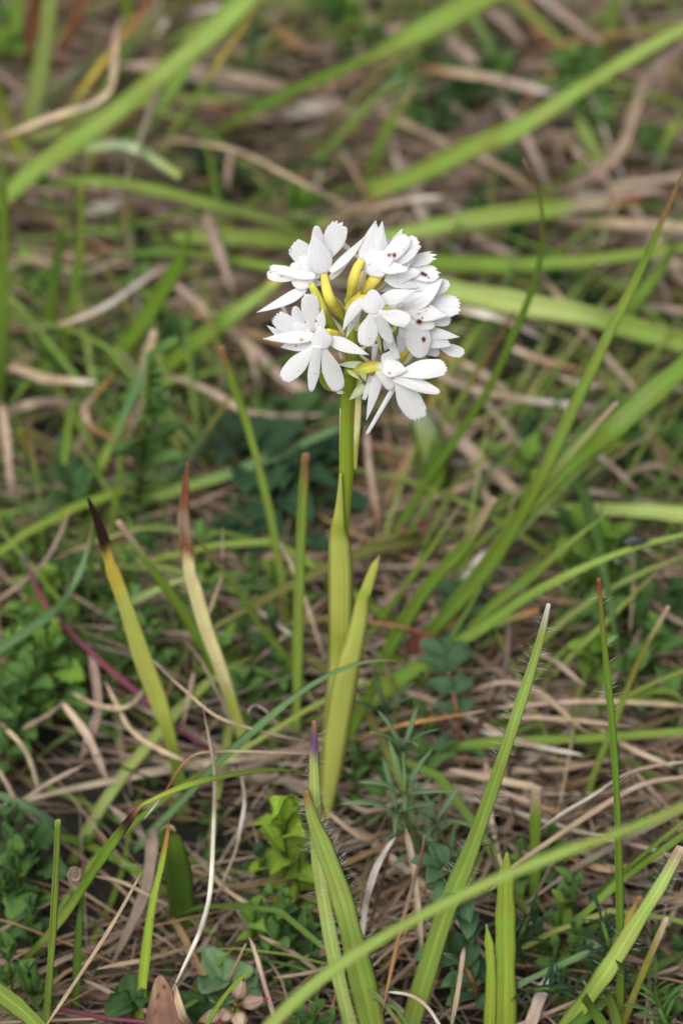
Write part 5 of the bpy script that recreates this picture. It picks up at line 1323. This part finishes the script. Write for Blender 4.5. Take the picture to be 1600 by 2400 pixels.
# right middle flower (large, spotted, with dull hood)
f = flower((1060, 660), -2.5)
pet(f, 'hood', (985, 665), (1335, 484), 185, 'point', (-2.2, 0.2), cup=-0.35, bend=0.05, roll=-6, mid=(1195, 588))
pet(f, 'hood', (1010, 650), (1290, 600), 170, 'round', (-1.6, -0.4), cup=-0.3, bend=0.05)
pet(f, 'lip_lobe', (1230, 610), (1372, 505), 90, 'lobe', (0.6, 1.0), jag=0.1, cup=-0.2)
pet(f, 'lip_lobe', (1200, 660), (1448, 662), 172, 'lobe', (0.2, 0.4), jag=0.10, cup=-0.15, roll=-6)
pet(f, 'lip_lobe', (1180, 730), (1385, 768), 96, 'lobe', (-0.2, 0.0), jag=0.10, teeth=8)
pet(f, 'petal', (1120, 690), (1370, 730), 125, 'point', (-2.6, -2.4), cup=-0.35, bend=0.05)
pet(f, 'petal', (1000, 680), (1230, 690), 110, 'round', (-2.6, -2.4), cup=-0.3, col=CREAM)
tube_part(f, 'ovary', [(830, 740), (900, 715), (960, 690), (1030, 668)], (30, 46, 50, 40), [1, -0.6, -1.5], OVG)
# right lower flower (big drooping spotted petal, grey sepals)
f = flower((1110, 800), -2.5)
tube_part(f, 'ovary', [(940, 1120), (1000, 1060), (1060, 1010), (1110, 940)], (40, 52, 52, 44), [1, -0.8, -0.6], OVG)
pet(f, 'bract', (1055, 1050), (1170, 930), 56, 'point', (-0.9, -0.9), col=rgb(214, 220, 184), mat=M_STEM)
pet(f, 'hood', (1010, 700), (1285, 800), 165, 'round', (-2.4, -2.6), cup=-0.3, bend=0.05, col=CREAM)
pet(f, 'lip_lobe', (1150, 760), (1196, 1006), 195, 'tongue', (-3.0, -4.2), cup=-0.3, bend=0.05)
pet(f, 'lip_lobe', (1100, 770), (1180, 900), 190, 'round', (-2.6, -3.2), cup=-0.3)
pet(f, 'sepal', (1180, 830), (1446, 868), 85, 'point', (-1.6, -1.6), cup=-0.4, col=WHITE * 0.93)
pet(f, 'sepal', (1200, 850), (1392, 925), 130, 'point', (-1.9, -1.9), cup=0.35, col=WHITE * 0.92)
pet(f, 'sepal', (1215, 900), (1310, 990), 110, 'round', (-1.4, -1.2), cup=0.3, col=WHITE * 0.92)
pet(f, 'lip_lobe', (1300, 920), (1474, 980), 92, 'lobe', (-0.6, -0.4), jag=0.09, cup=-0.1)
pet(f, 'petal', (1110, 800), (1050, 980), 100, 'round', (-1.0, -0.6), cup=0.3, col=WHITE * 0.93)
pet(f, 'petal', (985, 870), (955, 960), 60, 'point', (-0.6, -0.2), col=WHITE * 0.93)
# front middle flower
f = flower((885, 700), -7.5)
tube_part(f, 'ovary', [(705, 715), (730, 660), (770, 620), (830, 610)], (40, 52, 50, 40), [0, -3, -6], OVY)
pet(f, 'bract', (700, 690), (800, 565), 40, 'point', (-2.5, -3.4), col=rgb(230, 214, 120), mat=M_STEM)
pet(f, 'hood', (880, 715), (878, 556), 164, 'round', (-9.0, -8.0), cup=-0.4, bend=0.07)
pet(f, 'sepal', (812, 625), (678, 832), 76, 'point', (-7, -7), cup=-0.35, mid=(735, 715))
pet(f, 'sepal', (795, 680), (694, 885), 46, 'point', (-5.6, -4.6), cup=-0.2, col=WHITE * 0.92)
pet(f, 'lip_lobe', (872, 715), (826, 928), 150, 'lobe', (-9, -9.6), cup=-0.15)
pet(f, 'lip_lobe', (905, 720), (1000, 915), 96, 'tongue', (-9.2, -8.6), cup=-0.15)
pet(f, 'lip_lobe', (918, 705), (1122, 768), 122, 'lobe', (-9, -9), cup=-0.15)
pet(f, 'sepal', (935, 625), (1170, 565), 100, 'point', (-6.8, -4.5), cup=-0.3, bend=0.04)
pet(f, 'spur', (975, 860), (1042, 1015), 66, 'strip', (-6.4, -6.6), cup=-0.3)
pet(f, 'bract', (905, 850), (934, 970), 28, 'point', (-3, -3.4), col=BRG, mat=M_STEM)
pet(f, 'spur', (895, 915), (880, 1034), 42, 'strip', (-1.2, -1.0), cup=-0.4)
# lower left flower, facing the lens
f = flower((535, 920), -6.5)
tube_part(f, 'ovary', [(735, 960), (690, 900), (640, 850), (580, 830)], (34, 50, 54, 44), [0, -2.5, -4.5], OVY)
pet(f, 'hood', (545, 950), (535, 798), 138, 'round', (-8.2, -7.4), cup=-0.4, bend=0.06)
pet(f, 'sepal', (492, 862), (158, 880), 86, 'point', (-6.6, -6.8), cup=-0.3, bend=0.03)
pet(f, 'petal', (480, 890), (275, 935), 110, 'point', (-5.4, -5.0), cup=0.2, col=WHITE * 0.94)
pet(f, 'sepal', (585, 880), (852, 985), 92, 'point', (-6.4, -7.6), cup=-0.3, bend=0.03)
pet(f, 'lip_lobe', (490, 930), (288, 1150), 140, 'lobe', (-8, -8.4), cup=-0.15, jag=0.05)
pet(f, 'lip_lobe', (512, 930), (472, 1228), 88, 'tongue', (-8.4, -8.8), cup=-0.2)
pet(f, 'lip_lobe', (550, 930), (656, 1222), 142, 'lobe', (-8, -8.2), cup=-0.15, jag=0.04)
tube_part(f, 'ovary', [(545, 1090), (545, 1150), (580, 1200), (660, 1225)], (28, 36, 34, 24), [-4, -3.5, -1.5], OVG)
pet(f, 'bract', (640, 1228), (700, 1234), 26, 'round', (-3, -3.2), col=BRC, mat=M_STEM)
pet(f, 'spur', (660, 970), (672, 1012), 18, 'strip', (-3, -3))
# toothed flower behind it
f = flower((455, 830), -3.5)
tube_part(f, 'ovary', [(690, 905), (620, 870), (560, 850), (480, 835)], (34, 44, 46, 36), [0.2, -1.4, -2.6], OVG)
pet(f, 'lip_lobe', (480, 840), (462, 588), 138, 'lobe', (-3.4, -3.2), jag=0.10, cup=-0.15)
pet(f, 'sepal', (525, 830), (550, 682), 70, 'point', (-4, -3.6), cup=-0.2)
pet(f, 'lip_lobe', (415, 850), (366, 668), 90, 'tongue', (-3.2, -3.0), cup=-0.25)
pet(f, 'lip_lobe', (420, 870), (240, 728), 140, 'lobe', (-3.6, -3.4), jag=0.11, cup=-0.15)
pet(f, 'sepal', (310, 880), (184, 792), 50, 'point', (-2.6, -2.2))
pet(f, 'petal', (460, 870), (370, 780), 130, 'round', (-3.9, -3.9), cup=-0.3)
# lower right flower, turned to the side
f = flower((975, 1090), -4.5)
tube_part(f, 'ovary', [(705, 1098), (760, 1098), (830, 1078), (890, 1065), (940, 1070)], (50, 82, 90, 80, 64), [-1, -4.4, -4.8], OVG)
pet(f, 'hood', (945, 1060), (1100, 1085), 130, 'point', (-6.2, -7), cup=-0.4, bend=0.12)
pet(f, 'hood', (955, 1050), (1010, 960), 100, 'round', (-5.6, -5.2), cup=-0.3)
pet(f, 'petal', (960, 1040), (990, 1218), 150, 'round', (-5.4, -6), cup=-0.4, bend=0.08)
pet(f, 'lip_lobe', (1030, 1110), (1358, 1058), 148, 'lobe', (-6.4, -6.8), jag=0.10, cup=-0.15)
pet(f, 'lip_lobe', (1020, 1130), (1318, 1232), 96, 'tongue', (-6.7, -7.2), cup=-0.25)
pet(f, 'lip_lobe', (1030, 1130), (1188, 1408), 178, 'lobe', (-6.2, -6.6), jag=0.10, cup=-0.1)
pet(f, 'spur', (1020, 1190), (836, 1508), 36, 'strip', (-5, -5.4), cup=-0.5)
pet(f, 'sepal', (915, 1110), (834, 1416), 74, 'point', (-4.6, -5), mid=(880, 1250), cup=-0.35)
pet(f, 'petal', (868, 1125), (818, 1282), 42, 'strip', (-4.2, -4.4), cup=-0.2)
pet(f, 'bract', (805, 1092), (832, 1160), 40, 'point', (-5.6, -5.6), col=BRG, mat=M_STEM)
pet(f, 'bract', (825, 1185), (722, 1282), 62, 'point', (-2.6, -3.4), col=rgb(206, 216, 170), mat=M_STEM, cup=-0.3)
pet(f, 'bract', (800, 1150), (775, 1210), 26, 'strip', (-2.4, -2.4), col=BRG, mat=M_STEM)
pet(f, 'bract', (825, 1050), (640, 1048), 48, 'point', (-2.8, -3.4), col=rgb(222, 230, 204), mat=M_STEM)
pet(f, 'bract', (710, 1085), (800, 1150), 26, 'point', (-4.4, -5), col=BRG, mat=M_STEM)
pet(f, 'bract', (855, 1035), (795, 985), 26, 'strip', (-2.4, -2.4), col=BRC)
# buds and bracts in the middle of the head
for b, t, w, d in (((765, 830), (790, 740), 30, (-2.6, -3)), ((780, 960), (835, 930), 34, (-2.4, -2.8)), ((742, 800), (760, 730), 26, (-2.4, -2.6)), ((1000, 830), (1040, 790), 30, (0, 0))):
    pet(orchid, 'bract', b, t, w, 'point', d, col=BRG, mat=M_STEM)
